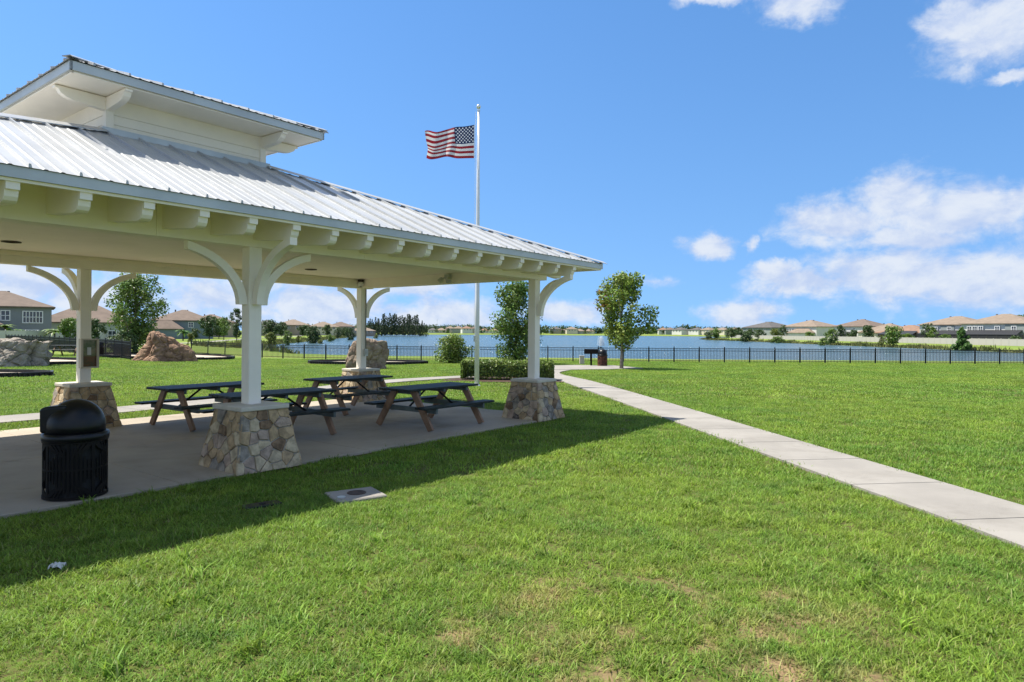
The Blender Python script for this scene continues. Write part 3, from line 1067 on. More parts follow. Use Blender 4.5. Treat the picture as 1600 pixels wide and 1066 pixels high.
proto = make_table()
tabs = [((4.32, 0.85), 0, 'dark green topped picnic table nearest the right front stone pillar'),
        ((4.78, 3.85), 2, 'dark green topped picnic table in front of the far stone pillar'),
        ((1.62, 1.92), -3, 'dark green topped picnic table partly hidden behind the front middle pillar'),
        ((1.62, 4.15), 3, 'dark green topped picnic table nearest the left rear pillar')]
for i, (c, a, lab) in enumerate(tabs):
    o = proto if i == 0 else copy_tree(proto)
    o.location = uvw(*c, FLOOR)
    o.rotation_euler = (0, 0, PRZ + R(a))
    tag(o, lab, 'picnic table', 'picnic tables under the pavilion')
o = copy_tree(proto)
p = at(107, 47)
o.location, o.rotation_euler = p, (0, 0, R(8))
tag(o, 'distant picnic table near the left fence, beside the grey boulder', 'picnic table')
if 'group' in o:
    del o['group']


# ------------------------------------------------------------------ litter bins
def litter_bin(label, loc, rz, body='blackmetal'):
    root = thing('litter_bin', label, 'litter bin', loc, rz)
    root.scale = (.9, .9, .97)
    r, h = 0.335, 0.66
    MB().lathe([(r - .045, 0.03), (r - .045, h - .02)], 28).build('liner', 'dark', root)
    mb = MB()

    def cyl(th, z, rr):
        return Vector((rr * math.cos(th), rr * math.sin(th), z))

    def strap(t0, z0, t1, z1, w=.011):
        n = max(2, int(abs(t1 - t0) / .1) + 1)
        vs = []
        dt, dz = (t1 - t0) * r, z1 - z0
        L = math.hypot(dt, dz)
        nx, nz = -dz / L * w, dt / L * w
        for k in range(n + 1):
            f = k / n
            for s in (-1, 1):
                th, z = t0 + (t1 - t0) * f + s * nx / r, z0 + (z1 - z0) * f + s * nz
                z = min(max(z, .02), h)
                vs += [cyl(th, z, r), cyl(th, z, r - .010)]
        fs = []
        for k in range(n):
            o_ = 4 * k
            fs += [(o_, o_ + 2, o_ + 6, o_ + 4), (o_ + 1, o_ + 5, o_ + 7, o_ + 3), (o_, o_ + 4, o_ + 5, o_ + 1), (o_ + 2, o_ + 3, o_ + 7, o_ + 6)]
        mb.add(vs, fs)
    for q in range(4):
        c = q * math.pi / 2 + .35
        hw = math.pi / 4
        for k in range(-5, 6):                        # upright straps inside a hexagon
            t = c + k * hw / 6.2
            e = abs(k) / 6.2
            zz = h * (.5 - .42 * (1 - e * .75))
            strap(t, zz, t, h - zz)
        for sx in (-1, 1):                            # slanting straps in the corners
            for top in (0, 1):
                for k in range(5):
                    a0, z0 = hw * (0.18 + k * .17), 0.03
                    a1 = a0 + .22 + .02 * k
                    z1 = .03 + h * .25 * (1.0 - .12 * k)
                    if top:
                        z0, z1 = h - z0, h - z1
                    strap(c + sx * min(a1, hw), z0, c + sx * a0 * .8, z1)
        strap(c - hw, h / 2, c + hw, h / 2)
        strap(c - hw, .03, c - hw, h, .02)
    mb.build('strap_basket', body, root)
    for z in (.025, h - .03):
        mb = MB()
        n = 40
        for k in range(n):
            a, b = 2 * math.pi * k / n, 2 * math.pi * (k + 1) / n
            mb.bar(cyl(a, z, r), cyl(b, z, r), .012, .03)
        mb.build('hoop', body, root)
    # lid: collar, dome and a squared hood round the opening
    MB().lathe([(r + .012, h - .03), (r + .018, h + .01), (r + .014, h + .05), (r - .02, h + .058)], 36).build('lid_collar', 'black', root, smooth=True)
    prof_ = [(r - .022, h + .05)] + [((r - .022) * math.cos(t), h + .13 + .29 * math.sin(t)) for t in [k * math.pi / 2 / 9 for k in range(0, 9)]] + [(.002, h + .42)]
    MB().lathe(prof_, 32).build('dome_lid', 'black', root, smooth=True)
    hood = MB()
    hp = [(-.02, h + .06), (.285, h + .06), (.288, h + .31), (.275, h + .335), (.23, h + .35), (-.02, h + .37)]
    hood.prism(hp, -.235, .235, lambda a, b, t: (a, t, b))
    ho = hood.build('lid_hood', 'black', root)
    bevel(ho, .03, 3)
    MB().box(.2885, .293, -.15, .15, h + .10, h + .29).build('bin_opening', 'dark', root)
    return root


g0 = spot(118, 783)
bdir = Vector((g0.x, g0.y, 0)).normalized()
litter_bin('black slatted steel litter bin with domed lid on the near edge of the slab', g0 * (1 - FLOOR / EYE) + bdir * .30 + Vector((0, 0, FLOOR)), math.pi)
litter_bin('rust brown litter bin with dark domed lid beside the barbecue grill', at(941.5, 41.4, .05), R(60), 'rust')
litter_bin('distant dark litter bin near the left fence, right of the left rear post', at(155, 47), R(40))

# ------------------------------------------------------------------ flag and pole
fp = spot(745, 604)
pole = thing('flagpole', 'tall white flagpole with a ball finial behind the pavilion', 'flagpole', fp)
MB().tube([(0, 0, -.05), (0, 0, 3), (0, 0, 6.5), (0, 0, 9.52)], [.082, .078, .06, .042], 20).build('shaft', 'pole', pole, smooth=True)
MB().lathe([(.14, 0), (.13, .04), (.09, .07)], 20).build('base_collar', 'pole', pole, smooth=True)
MB().lathe([(.02, 9.52), (.055, 9.54), (.055, 9.59), (.02, 9.61)], 14).build('truck', 'ball', pole)
MB().lathe([(.001, 9.60), (.05, 9.62), (.09, 9.69), (.05, 9.76), (.001, 9.78)], 16).build('finial_ball', 'ball', pole, smooth=True)
MB().tube([(-.10, -.03, 1.6), (-.11, -.03, 5), (-.10, -.02, 9.51)], .006, 5).build('halyard', 'pole', pole)
MB().box(-.12, -.06, -.05, .02, 1.55, 1.75).build('cleat', 'fascia', pole)


def flag_mat():
    m = bpy.data.materials.new('flag_cloth')
    m.use_nodes = True
    t = NT(m.node_tree)
    out = t.n('ShaderNodeOutputMaterial')
    p = t.n('ShaderNodeBsdfPrincipled', inp={'Roughness': 0.7})
    uv = t.n('ShaderNodeUVMap')
    s = t.n('ShaderNodeSeparateXYZ', inp={0: uv.outputs[0]})
    u, v = s.outputs[0], s.outputs[1]
    st = t.m('MODULO', t.m('FLOOR', t.m('MULTIPLY', v, 13)), 2)       # 0 -> red (bottom and top stripes)
    stripes = t.mix(st, (0.30, 0.012, 0.022), (0.72, 0.71, 0.70))
    canton = t.m('MULTIPLY', t.m('LESS_THAN', u, 0.4), t.m('GREATER_THAN', v, 6 / 13))
    # 50 stars: two interleaved lattices
    cu = t.m('DIVIDE', u, 0.4)
    cv = t.m('DIVIDE', t.m('SUBTRACT', v, 6 / 13), 7 / 13)
    a = t.m('MULTIPLY', cu, 12)
    b = t.m('MULTIPLY', cv, 10)
    ra, rb = t.m('ROUND', a), t.m('ROUND', b)
    odd = t.m('MODULO', t.m('ADD', ra, rb), 2)
    da, db = t.m('MULTIPLY', t.m('SUBTRACT', a, ra), .92), t.m('SUBTRACT', b, rb)
    dist = t.m('SQRT', t.m('ADD', t.m('MULTIPLY', da, da), t.m('MULTIPLY', db, db)))
    star = t.m('MULTIPLY', t.m('LESS_THAN', dist, 0.40), t.m('SUBTRACT', 1, odd))
    inside = t.m('MULTIPLY', t.m('MULTIPLY', t.m('GREATER_THAN', ra, .5), t.m('LESS_THAN', ra, 11.5)),
                 t.m('MULTIPLY', t.m('GREATER_THAN', rb, .5), t.m('LESS_THAN', rb, 9.5)))
    star = t.m('MULTIPLY', star, inside)
    cant = t.mix(star, (0.012, 0.022, 0.085), (0.75, 0.75, 0.75))
    c = t.mix(canton, stripes, cant)
    c = t.mix(t.m('LESS_THAN', u, 0.012), c, (0.75, 0.75, 0.73))
    t.set(p, 'Base Color', c)
    tr = t.n('ShaderNodeBsdfTranslucent')
    t.set(tr, 'Color', c)
    ms = t.n('ShaderNodeMixShader', inp={0: .3, 1: p.outputs[0], 2: tr.outputs[0]})
    t.t.links.new(ms.outputs[0], out.inputs[0])
    return m


def make_flag():
    nx, ny = 70, 34
    FW, FH = 1.74, 1.16
    vs, uvs = [], []
    for j in range(ny + 1):
        for i in range(nx + 1):
            u, v = i / nx, j / ny
            x = -u * FW * (1 - .05 * u) + 0.05 * u * math.sin(v * 5)
            amp = .13 * u ** .8
            ph = u * 9.5 + v * 1.6
            y = amp * math.sin(ph) + .04 * u * math.sin(u * 21 + v * 4)
            z = (v - 1) * FH * (1 - .28 * u) - .36 * u + .04 * u * math.sin(ph * 1.2 + 1) * (1 - .4 * v) + .05 * u * u * math.sin(9 * v)
            vs.append((x - .13, y, z))
            uvs.append((u, v))
    W = nx + 1
    fs = [(j * W + i, j * W + i + 1, (j + 1) * W + i + 1, (j + 1) * W + i) for j in range(ny) for i in range(nx)]
    me = bpy.data.meshes.new('flag')
    me.from_pydata(vs, [], fs)
    ul = me.uv_layers.new(name='UVMap')
    for lp in me.loops:
        ul.data[lp.index].uv = uvs[lp.vertex_index]
    me.polygons.foreach_set('use_smooth', [True] * len(fs))
    me.materials.append(flag_mat())
    return tag(link('flag', me, None, fp + Vector((0, 0, 9.06)), R(6)), 'red, white and blue striped flag with stars flying from the pole', 'flag')


make_flag()


# ------------------------------------------------------------------ foliage
def leaf_cloud(clumps, n, size, rg, flat=0.35, aspect=0.75):
    """many small folded leaves spread through clumps [(centre, radius)] -> numpy verts, tris"""
    rs = np.random.RandomState(rg.randrange(1 << 30))
    c = np.array([tuple(k[0]) for k in clumps])
    r = np.array([k[1] for k in clumps])
    w = r ** 2
    pick = rs.choice(len(clumps), n, p=w / w.sum())
    d = rs.normal(size=(n, 3))
    d /= np.linalg.norm(d, axis=1)[:, None]
    rad = rs.random_sample(n) ** 0.45
    pos = c[pick] + d * (r[pick] * rad)[:, None] * np.array([1, 1, .85])
    nrm = d * .7 + rs.normal(size=(n, 3)) * .6 + np.array([0, 0, flat])
    nrm /= np.linalg.norm(nrm, axis=1)[:, None]
    t = np.cross(nrm, rs.normal(size=(n, 3)))
    t /= np.linalg.norm(t, axis=1)[:, None]
    b = np.cross(nrm, t)
    s = (size * (0.6 + 0.8 * rs.random_sample(n)))[:, None]
    fold = nrm * s * .18
    v = np.stack([pos - t * s * .5, pos + b * s * aspect * .5 - fold, pos + t * s * .5, pos - b * s * aspect * .5 - fold], 1).reshape(-1, 3)
    i = np.arange(n) * 4
    f = np.concatenate([np.stack([i, i + 1, i + 2], 1), np.stack([i, i + 2, i + 3], 1)], 0)
    return v, f


def np_mesh(name, v, f, mat):
    me = bpy.data.meshes.new(name)
    me.vertices.add(len(v))
    me.vertices.foreach_set('co', np.asarray(v, np.float32).ravel())
    k = f.shape[1]
    me.loops.add(f.size)
    me.loops.foreach_set('vertex_index', f.ravel().astype(np.int32))
    me.polygons.add(len(f))
    me.polygons.foreach_set('loop_start', np.arange(0, f.size, k, dtype=np.int32))
    me.update(calc_edges=True)
    me.materials.append(mat)
    return me


def tree(name, label, base, H, W, leaf='green', n=900, size=.3, cb=.25, bark='bark', seed=1, group=None, shape='round', clumps=26, cat='tree', lean=0.0, tips=None, turn=None):
    """tapered trunk with limbs; crown of leaf clumps at the limb ends"""
    rg = random.Random(seed)
    root = thing(name, label, cat, base, rg.uniform(0, 6) if turn is None else turn, group)
    z0, zt = H * cb, H
    tr = MB()
    n_tr = 5
    pts = [Vector((lean * (k / n_tr) + rg.uniform(-.01, .01) * H * (k > 0), rg.uniform(-.01, .01) * H * (k > 0), H * .78 * k / n_tr - (.1 if k == 0 else 0))) for k in range(n_tr + 1)]
    r0 = max(.018 * H, .03)
    tr.tube(pts, [r0 * (1.25 if k == 0 else 1 - .8 * k / n_tr) for k in range(n_tr + 1)], 8)
    cl = []
    for k in range(clumps):
        f = (k + .5) / clumps
        if shape == 'cone':
            z = z0 + (zt - z0) * f ** 1.15
            env = (1 - f ** 1.0) * .95 + .08
        elif shape == 'oval':
            z = z0 + (zt - z0) * f
            env = math.sin(math.pi * (0.10 + .82 * f)) ** .75
        else:
            z = z0 + (zt - z0) * f
            env = math.sin(math.pi * (0.12 + .80 * f)) ** .6
        a = k * 2.39996 + rg.uniform(-.5, .5)
        rr = W / 2 * env * (rg.uniform(.35, .92) if k % 3 else rg.uniform(.05, .4))
        cr = W * rg.uniform(.12, .19) * (1.25 if shape == 'round' else 1.05)
        cr = min(cr, max(.14 * W, (zt - z) + .02 * H)) if shape != 'cone' else cr * (.5 + .6 * env)
        c = Vector((rr * math.cos(a) + lean * z / H, rr * math.sin(a), min(z, zt - cr * .6)))
        cl.append((c, cr))
        if k % 2 == 0:
            zs = max(z0 * .7, c.z - rr * .9 - .05 * H)
            s = Vector((lean * zs / H, 0, min(zs, H * .74)))
            mid = s.lerp(c, .55) + Vector((0, 0, -.04 * H))
            tr.tube([s, mid, c], [r0 * .42, r0 * .26, r0 * .07], 5, False)
    tr.build('trunk', bark, root, smooth=True)
    v, f = leaf_cloud(cl, n, size, rg)
    link('crown', np_mesh('crown', v, f, LEAF[leaf]), root)
    if tips:
        k = sorted(cl, key=lambda q: tips[0] * q[0].x + tips[1] * q[0].y)[:2]
        v, f = leaf_cloud(k, n // 40, size, rg)
        link('turning_leaves', np_mesh('turning_leaves', v, f, LEAF['red']), root)
    return root


tree('maple_tree', 'young maple with pale trunk and yellowing leaves standing alone right of the pavilion', spot(971, 577), 5.45, 3.8, 'maple', 5600, .16, .27, 'bark', 5, shape='oval', clumps=31, tips=(1, 0), turn=0.0)
tree('maple_tree', 'leafy green maple behind the brown boulder at left', at(211, 52), 6.2, 4.7, 'green', 9500, .17, .14, 'bark', 14, shape='oval', clumps=60)
tree('broadleaf_tree', 'tall bushy tree behind the right corner post of the pavilion', at(806, 44.5), 5.5, 3.9, 'green', 8500, .15, .06, 'barkdark', 23, shape='oval', clumps=56)
tree('round_shrub', 'rounded green shrub by the fence, just left of the flagpole', at(708, 45), 1.95, 2.65, 'hedge', 4200, .12, .10, 'barkdark', 31, clumps=34, cat='shrub')
tree('low_shrub', 'low dark shrub at the foot of the left maple beside the brown boulder', at(193, 50), 1.7, 2.6, 'dark', 1800, .16, .05, 'barkdark', 37, clumps=22, cat='shrub')


# clipped hedge: leaves packed on a rounded box
def hedge():
    a, b = Vector((-2.05, 26.5, 0)), Vector((1.6, 26.1, 0))
    d = (b - a)
    L = d.length
    root = thing('clipped_hedge', 'low clipped rectangular hedge behind the right corner pillar', 'hedge', a + Vector((0, 0, gz(a.x, a.y))), math.atan2(d.y, d.x))
    rs = np.random.RandomState(3)
    n = 12000
    D, H = 1.15, .80
    p = rs.random_sample((n, 3)) * np.array([L, D, H])
    side = rs.randint(0, 6, n)
    off = rs.random_sample(n) ** 2 * .16
    p[side == 0, 1] = off[side == 0]
    p[side == 1, 1] = D - off[side == 1]
    top = (side == 2) | (side == 5)
    p[top, 2] = H - off[top]
    p[side == 3, 0] = off[side == 3]
    p[side == 4, 0] = L - off[side == 4]
    # round the edges and make the faces uneven
    ed = np.stack([np.minimum(p[:, 0], L - p[:, 0]), np.minimum(p[:, 1], D - p[:, 1]), H - p[:, 2]], 1)
    s2 = np.sort(ed, 1)
    pull = np.clip(.10 - s2[:, 0] - s2[:, 1], 0, .1)
    cen = np.array([L / 2, D / 2, H / 2])
    p += (cen - p) / np.linalg.norm(cen - p, axis=1)[:, None] * pull[:, None]
    p[:, 2] += .035 * np.sin(p[:, 0] * 5.1) * (p[:, 2] / H) + rs.normal(size=n) * .018
    p[:, 1] += .04 * np.sin(p[:, 0] * 4 + p[:, 2] * 3)
    p[:, 2] = np.maximum(p[:, 2], .10)
    nr = (p - cen) / np.array([L / 2, D / 2, H / 2]) + rs.normal(size=(n, 3)) * .8
    nr /= np.linalg.norm(nr, axis=1)[:, None]
    t = np.cross(nr, rs.normal(size=(n, 3)))
    t /= np.linalg.norm(t, axis=1)[:, None]
    b2 = np.cross(nr, t)
    s = (.075 * (.6 + .8 * rs.random_sample(n)))[:, None]
    v = np.stack([p - t * s * .5, p + b2 * s * .33, p + t * s * .5, p - b2 * s * .33], 1).reshape(-1, 3)
    i = np.arange(n) * 4
    f = np.concatenate([np.stack([i, i + 1, i + 2], 1), np.stack([i, i + 2, i + 3], 1)], 0)
    link('foliage', np_mesh('foliage', v, f, LEAF['hedge']), root)
    mb = MB()
    rg = random.Random(2)
    for k in range(26):
        x, y = rg.uniform(.15, L - .15), rg.uniform(.2, D - .2)
        mb.tube([(x, y, -.03), (x + rg.uniform(-.1, .1), y, .3), (x + rg.uniform(-.2, .2), y + rg.uniform(-.2, .2), .65)], [.014, .011, .005], 5)
    mb.build('stems', 'barkdark', root)
    MB().box(.22, L - .22, .22, D - .22, .16, H - .2).build('inner_twigs', LEAF['dark'], root)


hedge()


# ------------------------------------------------------------------ boulders and border timbers
def boulder(name, label, base, left, right, depth, rz, mat, seed, rough=.16, N=40, prow=None):
    """left/right: outline [(height, x)] of the rock seen from the front"""
    H = left[-1][0]

    def lerp(tab, z):
        for (z0, x0), (z1, x1) in zip(tab, tab[1:]):
            if z <= z1:
                return x0 + (x1 - x0) * (z - z0) / max(1e-6, z1 - z0)
        return tab[-1][1]
    idx, vs, fs = {}, [], []

    def vert(i, j, k):
        key = (i, j, k)
        if key in idx:
            return idx[key]
        a, b, c = 2 * i / N - 1, 2 * j / N - 1, k / N
        z = H * c
        l, r = lerp(left, z), lerp(right, z)
        # blunt corners, and a prow: the front comes to an edge facing the viewer
        m = math.sqrt(max(1e-9, 1 - .36 * (a * a) * (b * b) * 2))
        x = (l + r) / 2 + (r - l) / 2 * a * m
        y = depth / 2 * b * m * (1 - .38 * c)
        if b < 0 and prow is not None:
            y *= 1 - .62 * min(1, abs(x - prow) / (max(abs(l - prow), abs(r - prow)) + .01))
        p = Vector((x, y, z))
        q = p * 1.0 + Vector((seed * 7.1, 0, 0))
        dd, _pp = noise.voronoi(q * 1.5)
        d2, _p2 = noise.voronoi(q * 3.6 + Vector((3, 1, 2)))
        nv = noise.fractal(q * .8, 1.0, 2.0, 3) * rough * 1.0
        rd = (dd[0] - .35) * rough * 1.5 - max(0, .09 - (dd[1] - dd[0])) * rough * -7
        cr = (.3 - d2[0]) * rough * .7 + noise.fractal(q * 7, .8, 2.2, 3) * rough * .14
        ce = Vector(((l + r) / 2, 0, H * .35))
        dr = (p - ce)
        dr = dr.normalized() if dr.length > 0 else Vector((0, 0, 1))
        p = p + dr * (nv + cr - rd)
        if c > .86:
            p.z -= ((c - .86) / .14) ** 2 * .10 * (abs(a) ** 2 + abs(b) ** 2)
        p.z = max(p.z, -.15) if k else -.15
        idx[key] = len(vs)
        vs.append(p)
        return idx[key]
    for i in range(N):
        for j in range(N):
            fs.append((vert(i, j, N), vert(i + 1, j, N), vert(i + 1, j + 1, N), vert(i, j + 1, N)))
            fs.append((vert(i, 0, j), vert(i + 1, 0, j), vert(i + 1, 0, j + 1), vert(i, 0, j + 1)))
            fs.append((vert(i, N, j), vert(i, N, j + 1), vert(i + 1, N, j + 1), vert(i + 1, N, j)))
            fs.append((vert(0, i, j), vert(0, i, j + 1), vert(0, i + 1, j + 1), vert(0, i + 1, j)))
            fs.append((vert(N, i, j), vert(N, i + 1, j), vert(N, i + 1, j + 1), vert(N, i, j + 1)))
    o = MB().add(vs, fs).build(name, mat, None, False, loc=base, rz=rz)
    return tag(o, label, 'boulder')


b1 = spot(20, 571)
boulder('boulder', 'broad flat-topped pale grey boulder at the far left', Vector((bearing(22, 35), 35, gz(bearing(22, 35), 35))),
        [(0, -1.9), (.6, -1.75), (1.1, -1.5), (1.42, -1.2)], [(0, 1.62), (.5, 1.66), (1.0, 1.62), (1.42, 1.72)], 2.4, .52, 'rockgrey', 1, .17)
q = at(256, 43.3)
boulder('boulder', 'reddish brown peaked boulder sloping down to the right', q, [(0, -2.0), (.45, -1.5), (.9, -1.2), (1.3, -1.02), (1.98, -.88)],
        [(0, 2.0), (.5, 1.88), (.9, 1.5), (1.3, .9), (1.7, .1), (1.98, -.45)], 2.9, .35, 'rockred', 2, .12, prow=-.45)
q = at(574, 36.2)
boulder('boulder', 'upright tan boulder behind the far corner post', q, [(0, -1.18), (.5, -1.15), (1.0, -1.02), (1.45, -.80), (1.70, -.3)],
        [(0, 1.02), (.5, 1.12), (1.1, 1.26), (1.5, 1.05), (1.70, .62)], 1.5, .22, 'rocktan', 3, .12, prow=-.35)

seg = MB()
seg.box(-.6, .6, -.05, .05, -.05, .035)
seg.box(-.6, .6, -.05, .05, .135, .19)
seg.box(-.58, .58, .02, .045, .035, .135)
for k in range(7):
    x = -.6 + k * .2
    seg.box(max(x - .03, -.6), min(x + .03, .6), -.049, .049, .035, .135)
seg_me = seg.mesh('border_timber', 'border')
RNAMES = ['black plastic border of linked timbers around the grey boulder', 'black plastic border of linked timbers around the brown boulder',
          'black plastic border of linked timbers around the upright tan boulder', 'black plastic border in the grass at the far left, nearest the camera']
GRASS_OUT = []
for (c, rx, ry, inner), lab in zip(RINGS, RNAMES):
    GRASS_OUT.append((c.x, c.y, rx, ry))
    ring = thing('play_border', lab, 'border', c)
    per = math.pi * (3 * (rx + ry) - math.sqrt((3 * rx + ry) * (rx + 3 * ry)))
    n = max(8, round(per / 1.22))
    # equal chords
    pts, acc = [], 0
    fine = [(rx * math.cos(2 * math.pi * k / 720), ry * math.sin(2 * math.pi * k / 720)) for k in range(721)]
    tot = sum(math.dist(a, b) for a, b in zip(fine, fine[1:]))
    nxt = 0
    for a, b in zip(fine, fine[1:]):
        if acc >= nxt - 1e-9 and len(pts) < n:
            pts.append(a)
            nxt += tot / n
        acc += math.dist(a, b)
    for i in range(n):
        a, b = pts[i], pts[(i + 1) % n]
        m = ((a[0] + b[0]) / 2, (a[1] + b[1]) / 2)
        z = gz(c.x + m[0], c.y + m[1]) - c.z
        link('border_timber', seg_me, ring, (m[0], m[1], z), math.atan2(b[1] - a[1], b[0] - a[0]), scale=(math.dist(a, b) / 1.22, 1, 1))
    mb = MB()
    k = 36
    vs = [(0, 0, gz(c.x, c.y) - c.z + .06)] + [((rx - .05) * math.cos(2 * math.pi * i / k), (ry - .05) * math.sin(2 * math.pi * i / k),
          gz(c.x + (rx - .05) * math.cos(2 * math.pi * i / k), c.y + (ry - .05) * math.sin(2 * math.pi * i / k)) - c.z + .055) for i in range(k)]
    mb.add(vs, [(0, 1 + i, 1 + (i + 1) % k) for i in range(k)])
    tag(mb.build('play_sand', inner, None, loc=c), 'pale sand inside the border' + lab[lab.find(' around'):] if 'around' in lab else 'pale sand inside the border nearest the camera at far left', 'sand', kind='structure')

# ------------------------------------------------------------------ barbecue, boxes, covers, litter
g = at(924, 42, .05)
gr = thing('barbecue_grill', 'black park barbecue grill on a post beside the rust brown bin', 'grill', g, R(-8))
MB().tube([(0, 0, -.05), (0, 0, .72)], .06, 12).build('post', 'blackmetal', gr)
mb = MB()
mb.box(-.42, .42, -.25, .25, .72, .74)
for x0, x1, y0, y1 in ((-.42, -.40, -.25, .25), (.40, .42, -.25, .25), (-.40, .40, .23, .25), (-.40, .40, -.25, -.23)):
    mb.box(x0, x1, y0, y1, .74, 1.0)
mb.build('fire_box', 'blackmetal', gr)
for k in range(9):
    MB().bar((-.40, -.2 + k * .05, 1.01), (.40, -.2 + k * .05, 1.01), .012, .012).build('grate_bar', 'iron', gr)
MB().bar((.42, -.1, .98), (.52, -.1, 1.14), .02, .02).build('handle', 'blackmetal', gr)
ub = thing('utility_box', 'small beige utility box on the grass left of the barbecue grill', 'box', at(909.5, 45), 0)
bevel(MB().box(-.16, .16, -.12, .12, -.03, .52).build('cabinet', 'beige', ub), .02)
MB().box(-.18, .18, -.14, .14, .52, .56).build('lid', 'beige', ub)

uc = Vector((-1.73, 7.45, gz(-1.73, 7.45)))
cov = thing('utility_cover', 'square concrete utility cover with a round iron lid in the lawn', 'cover', uc, R(33))
bevel(MB().box(-.28, .28, -.24, .24, -.1, .038).build('concrete_collar', 'concrete', cov), .012)
MB().lathe([(.105, .037), (.105, .045), (.09, .047), (.088, .043), (.02, .044), (.001, .044)], 24, (.02, .02, 0)).build('iron_lid', 'iron', cov)
MB().lathe([(.045, .037), (.045, .044), (.001, .045)], 16, (-.19, -.08, 0)).build('small_lid', 'fascia', cov)
vb = thing('valve_cover', 'flat black valve cover sunk in the shaded grass beside the slab', 'cover', (-2.62, 7.05, 0), R(40))
bevel(MB().box(-.19, .19, -.085, .085, -.03, .022).build('cover_plate', 'black', vb), .01)
MB().box(-.03, .03, -.02, .02, .023, .028).build('lift_tab', 'dark', vb)
mb = MB()
rg = random.Random(4)
N = 9
vs = []
for j in range(N):
    for i in range(N):
        a, b = i / (N - 1) - .5, j / (N - 1) - .5
        z = .05 + .05 * abs(noise.noise(Vector((a * 6, b * 6, 1)))) + .05 * noise.noise(Vector((a * 14, b * 14, 5))) - .10 * (a * a + b * b)
        vs.append((a * .11, b * .07, z * .65))
mb.add(vs, [(j * N + i, j * N + i + 1, (j + 1) * N + i + 1, (j + 1) * N + i) for j in range(N - 1) for i in range(N - 1)])
tag(mb.build('crumpled_paper', 'paper', None, loc=(-3.5, 5.17, 0)), 'crumpled white scrap of paper in the shaded grass at lower left', 'paper')


# ------------------------------------------------------------------ fences
def fence(name, label, pts, h, step, mats, solid=False, cat='fence'):
    root = thing(name, label, cat)
    mb = MB()
    if solid:
        mb.box(.06, 1 * step - .06, -.025, .025, .08, h - .12)
        mb.box(.05, step - .05, -.035, .035, h - .118, h - .02)
        mb.box(.05, step - .05, -.035, .035, .04, .079)
    else:
        n = 17
        for k in range(n):
            x = step * (k + .5) / n
            mb.box(x - .011, x + .011, -.011, .011, .06, h - .02)
        for z in (h - .05, h - .22, .14):
            mb.box(.02, step - .02, -.014, .014, z - .016, z + .016)
    pm = mb.mesh('fence_panel', mats)
    w = .055 if solid else .027
    po = MB().box(-w, w, -w, w, -.2, h + .05)
    po.add([(-w - .01, -w - .01, h + .05), (w + .01, -w - .01, h + .05), (w + .01, w + .01, h + .05), (-w - .01, w + .01, h + .05), (0, 0, h + .11)],
           [(0, 1, 4), (1, 2, 4), (2, 3, 4), (3, 0, 4), (3, 2, 1, 0)])
    qm = po.mesh('fence_post', mats)
    P = [Vector((x, y, 0)) for x, y in pts]
    q = [P[0]]
    cur, i = P[0], 1
    while i < len(P):
        d = P[i] - cur
        if d.length >= step:
            cur = cur + d.normalized() * step
            q.append(cur)
        else:
            i += 1
    for a in q:
        link('fence_post', qm, root, (a.x, a.y, gz(a.x, a.y)))
    for a, b in zip(q, q[1:]):
        d = b - a
        za, zb = gz(a.x, a.y), gz(b.x, b.y)
        o = link('fence_panel', pm, root, (a.x, a.y, za), scale=(d.length / step, 1, 1))
        o.rotation_euler = (0, -math.atan2(zb - za, d.length), math.atan2(d.y, d.x))
    return root


fence('metal_fence', 'long black metal picket fence between the lawn and the lake', [(52, 49.2), (30, 48.6), (0, 48.4), (-8, 48.4), (-14, 49.6), (-19.5, 51.2), (-23, 52.6), (-27, 54.4)], 1.07, 1.83, 'fence')
fence('metal_fence', 'black metal picket fence at far left behind the grey boulder', [(-24.5, 43), (-28, 46.5), (-33, 51), (-42, 60), (-56, 74)], 1.22, 1.83, 'fence')
fence('vinyl_fence', 'long white vinyl fence behind the right bank of the lake', [(113, 118), (113, 200), (112, 300), (114, 350), (130, 385)], 1.6, 2.44, 'vinylwhite', True)
fence('vinyl_fence', 'pale grey vinyl fence in front of the houses at left', [(-100, 86), (-68, 97), (-70, 112), (-84, 150), (-103, 205), (-130, 300)], 1.85, 2.44, 'vinylgrey', True)


# ------------------------------------------------------------------ houses
def hip(mb, w, d, z, h, ov, cx=0, cy=0):
    W, D = w / 2 + ov, d / 2 + ov
    r = abs(W - D)
    if W >= D:
        rid = [(-r, 0), (r, 0)]
    else:
        rid = [(0, -r), (0, r)]
    c = [(-W, -D), (W, -D), (W, D), (-W, D)]
    vs = [(cx + x, cy + y, z) for x, y in c] + [(cx + x, cy + y, z + h) for x, y in rid] + [(cx + x, cy + y, z - .18) for x, y in c]
    if W >= D:
        fs = [(0, 1, 5, 4), (1, 2, 5), (2, 3, 4, 5), (3, 0, 4)]
    else:
        fs = [(0, 1, 4), (1, 2, 5, 4), (2, 3, 5), (3, 0, 4, 5)]
    fs += [(6, 7, 1, 0), (7, 8, 2, 1), (8, 9, 3, 2), (9, 6, 0, 3), (9, 8, 7, 6)]
    mb.add(vs, fs)


HM = {}


def hmat(kind, c):
    k = (kind, c)
    if k not in HM:
        if kind == 'roof':
            HM[k] = M('shingle', c, 0.9, 0.12, 0.8, 0.3, 6)
        else:
            HM[k] = M('stucco', c, 0.85, 0.05, 0.4)
    return HM[k]


TANR, BRNR, GRYR, RUSR = (0.20, 0.155, 0.115), (0.145, 0.108, 0.083), (0.095, 0.088, 0.084), (0.22, 0.135, 0.09)


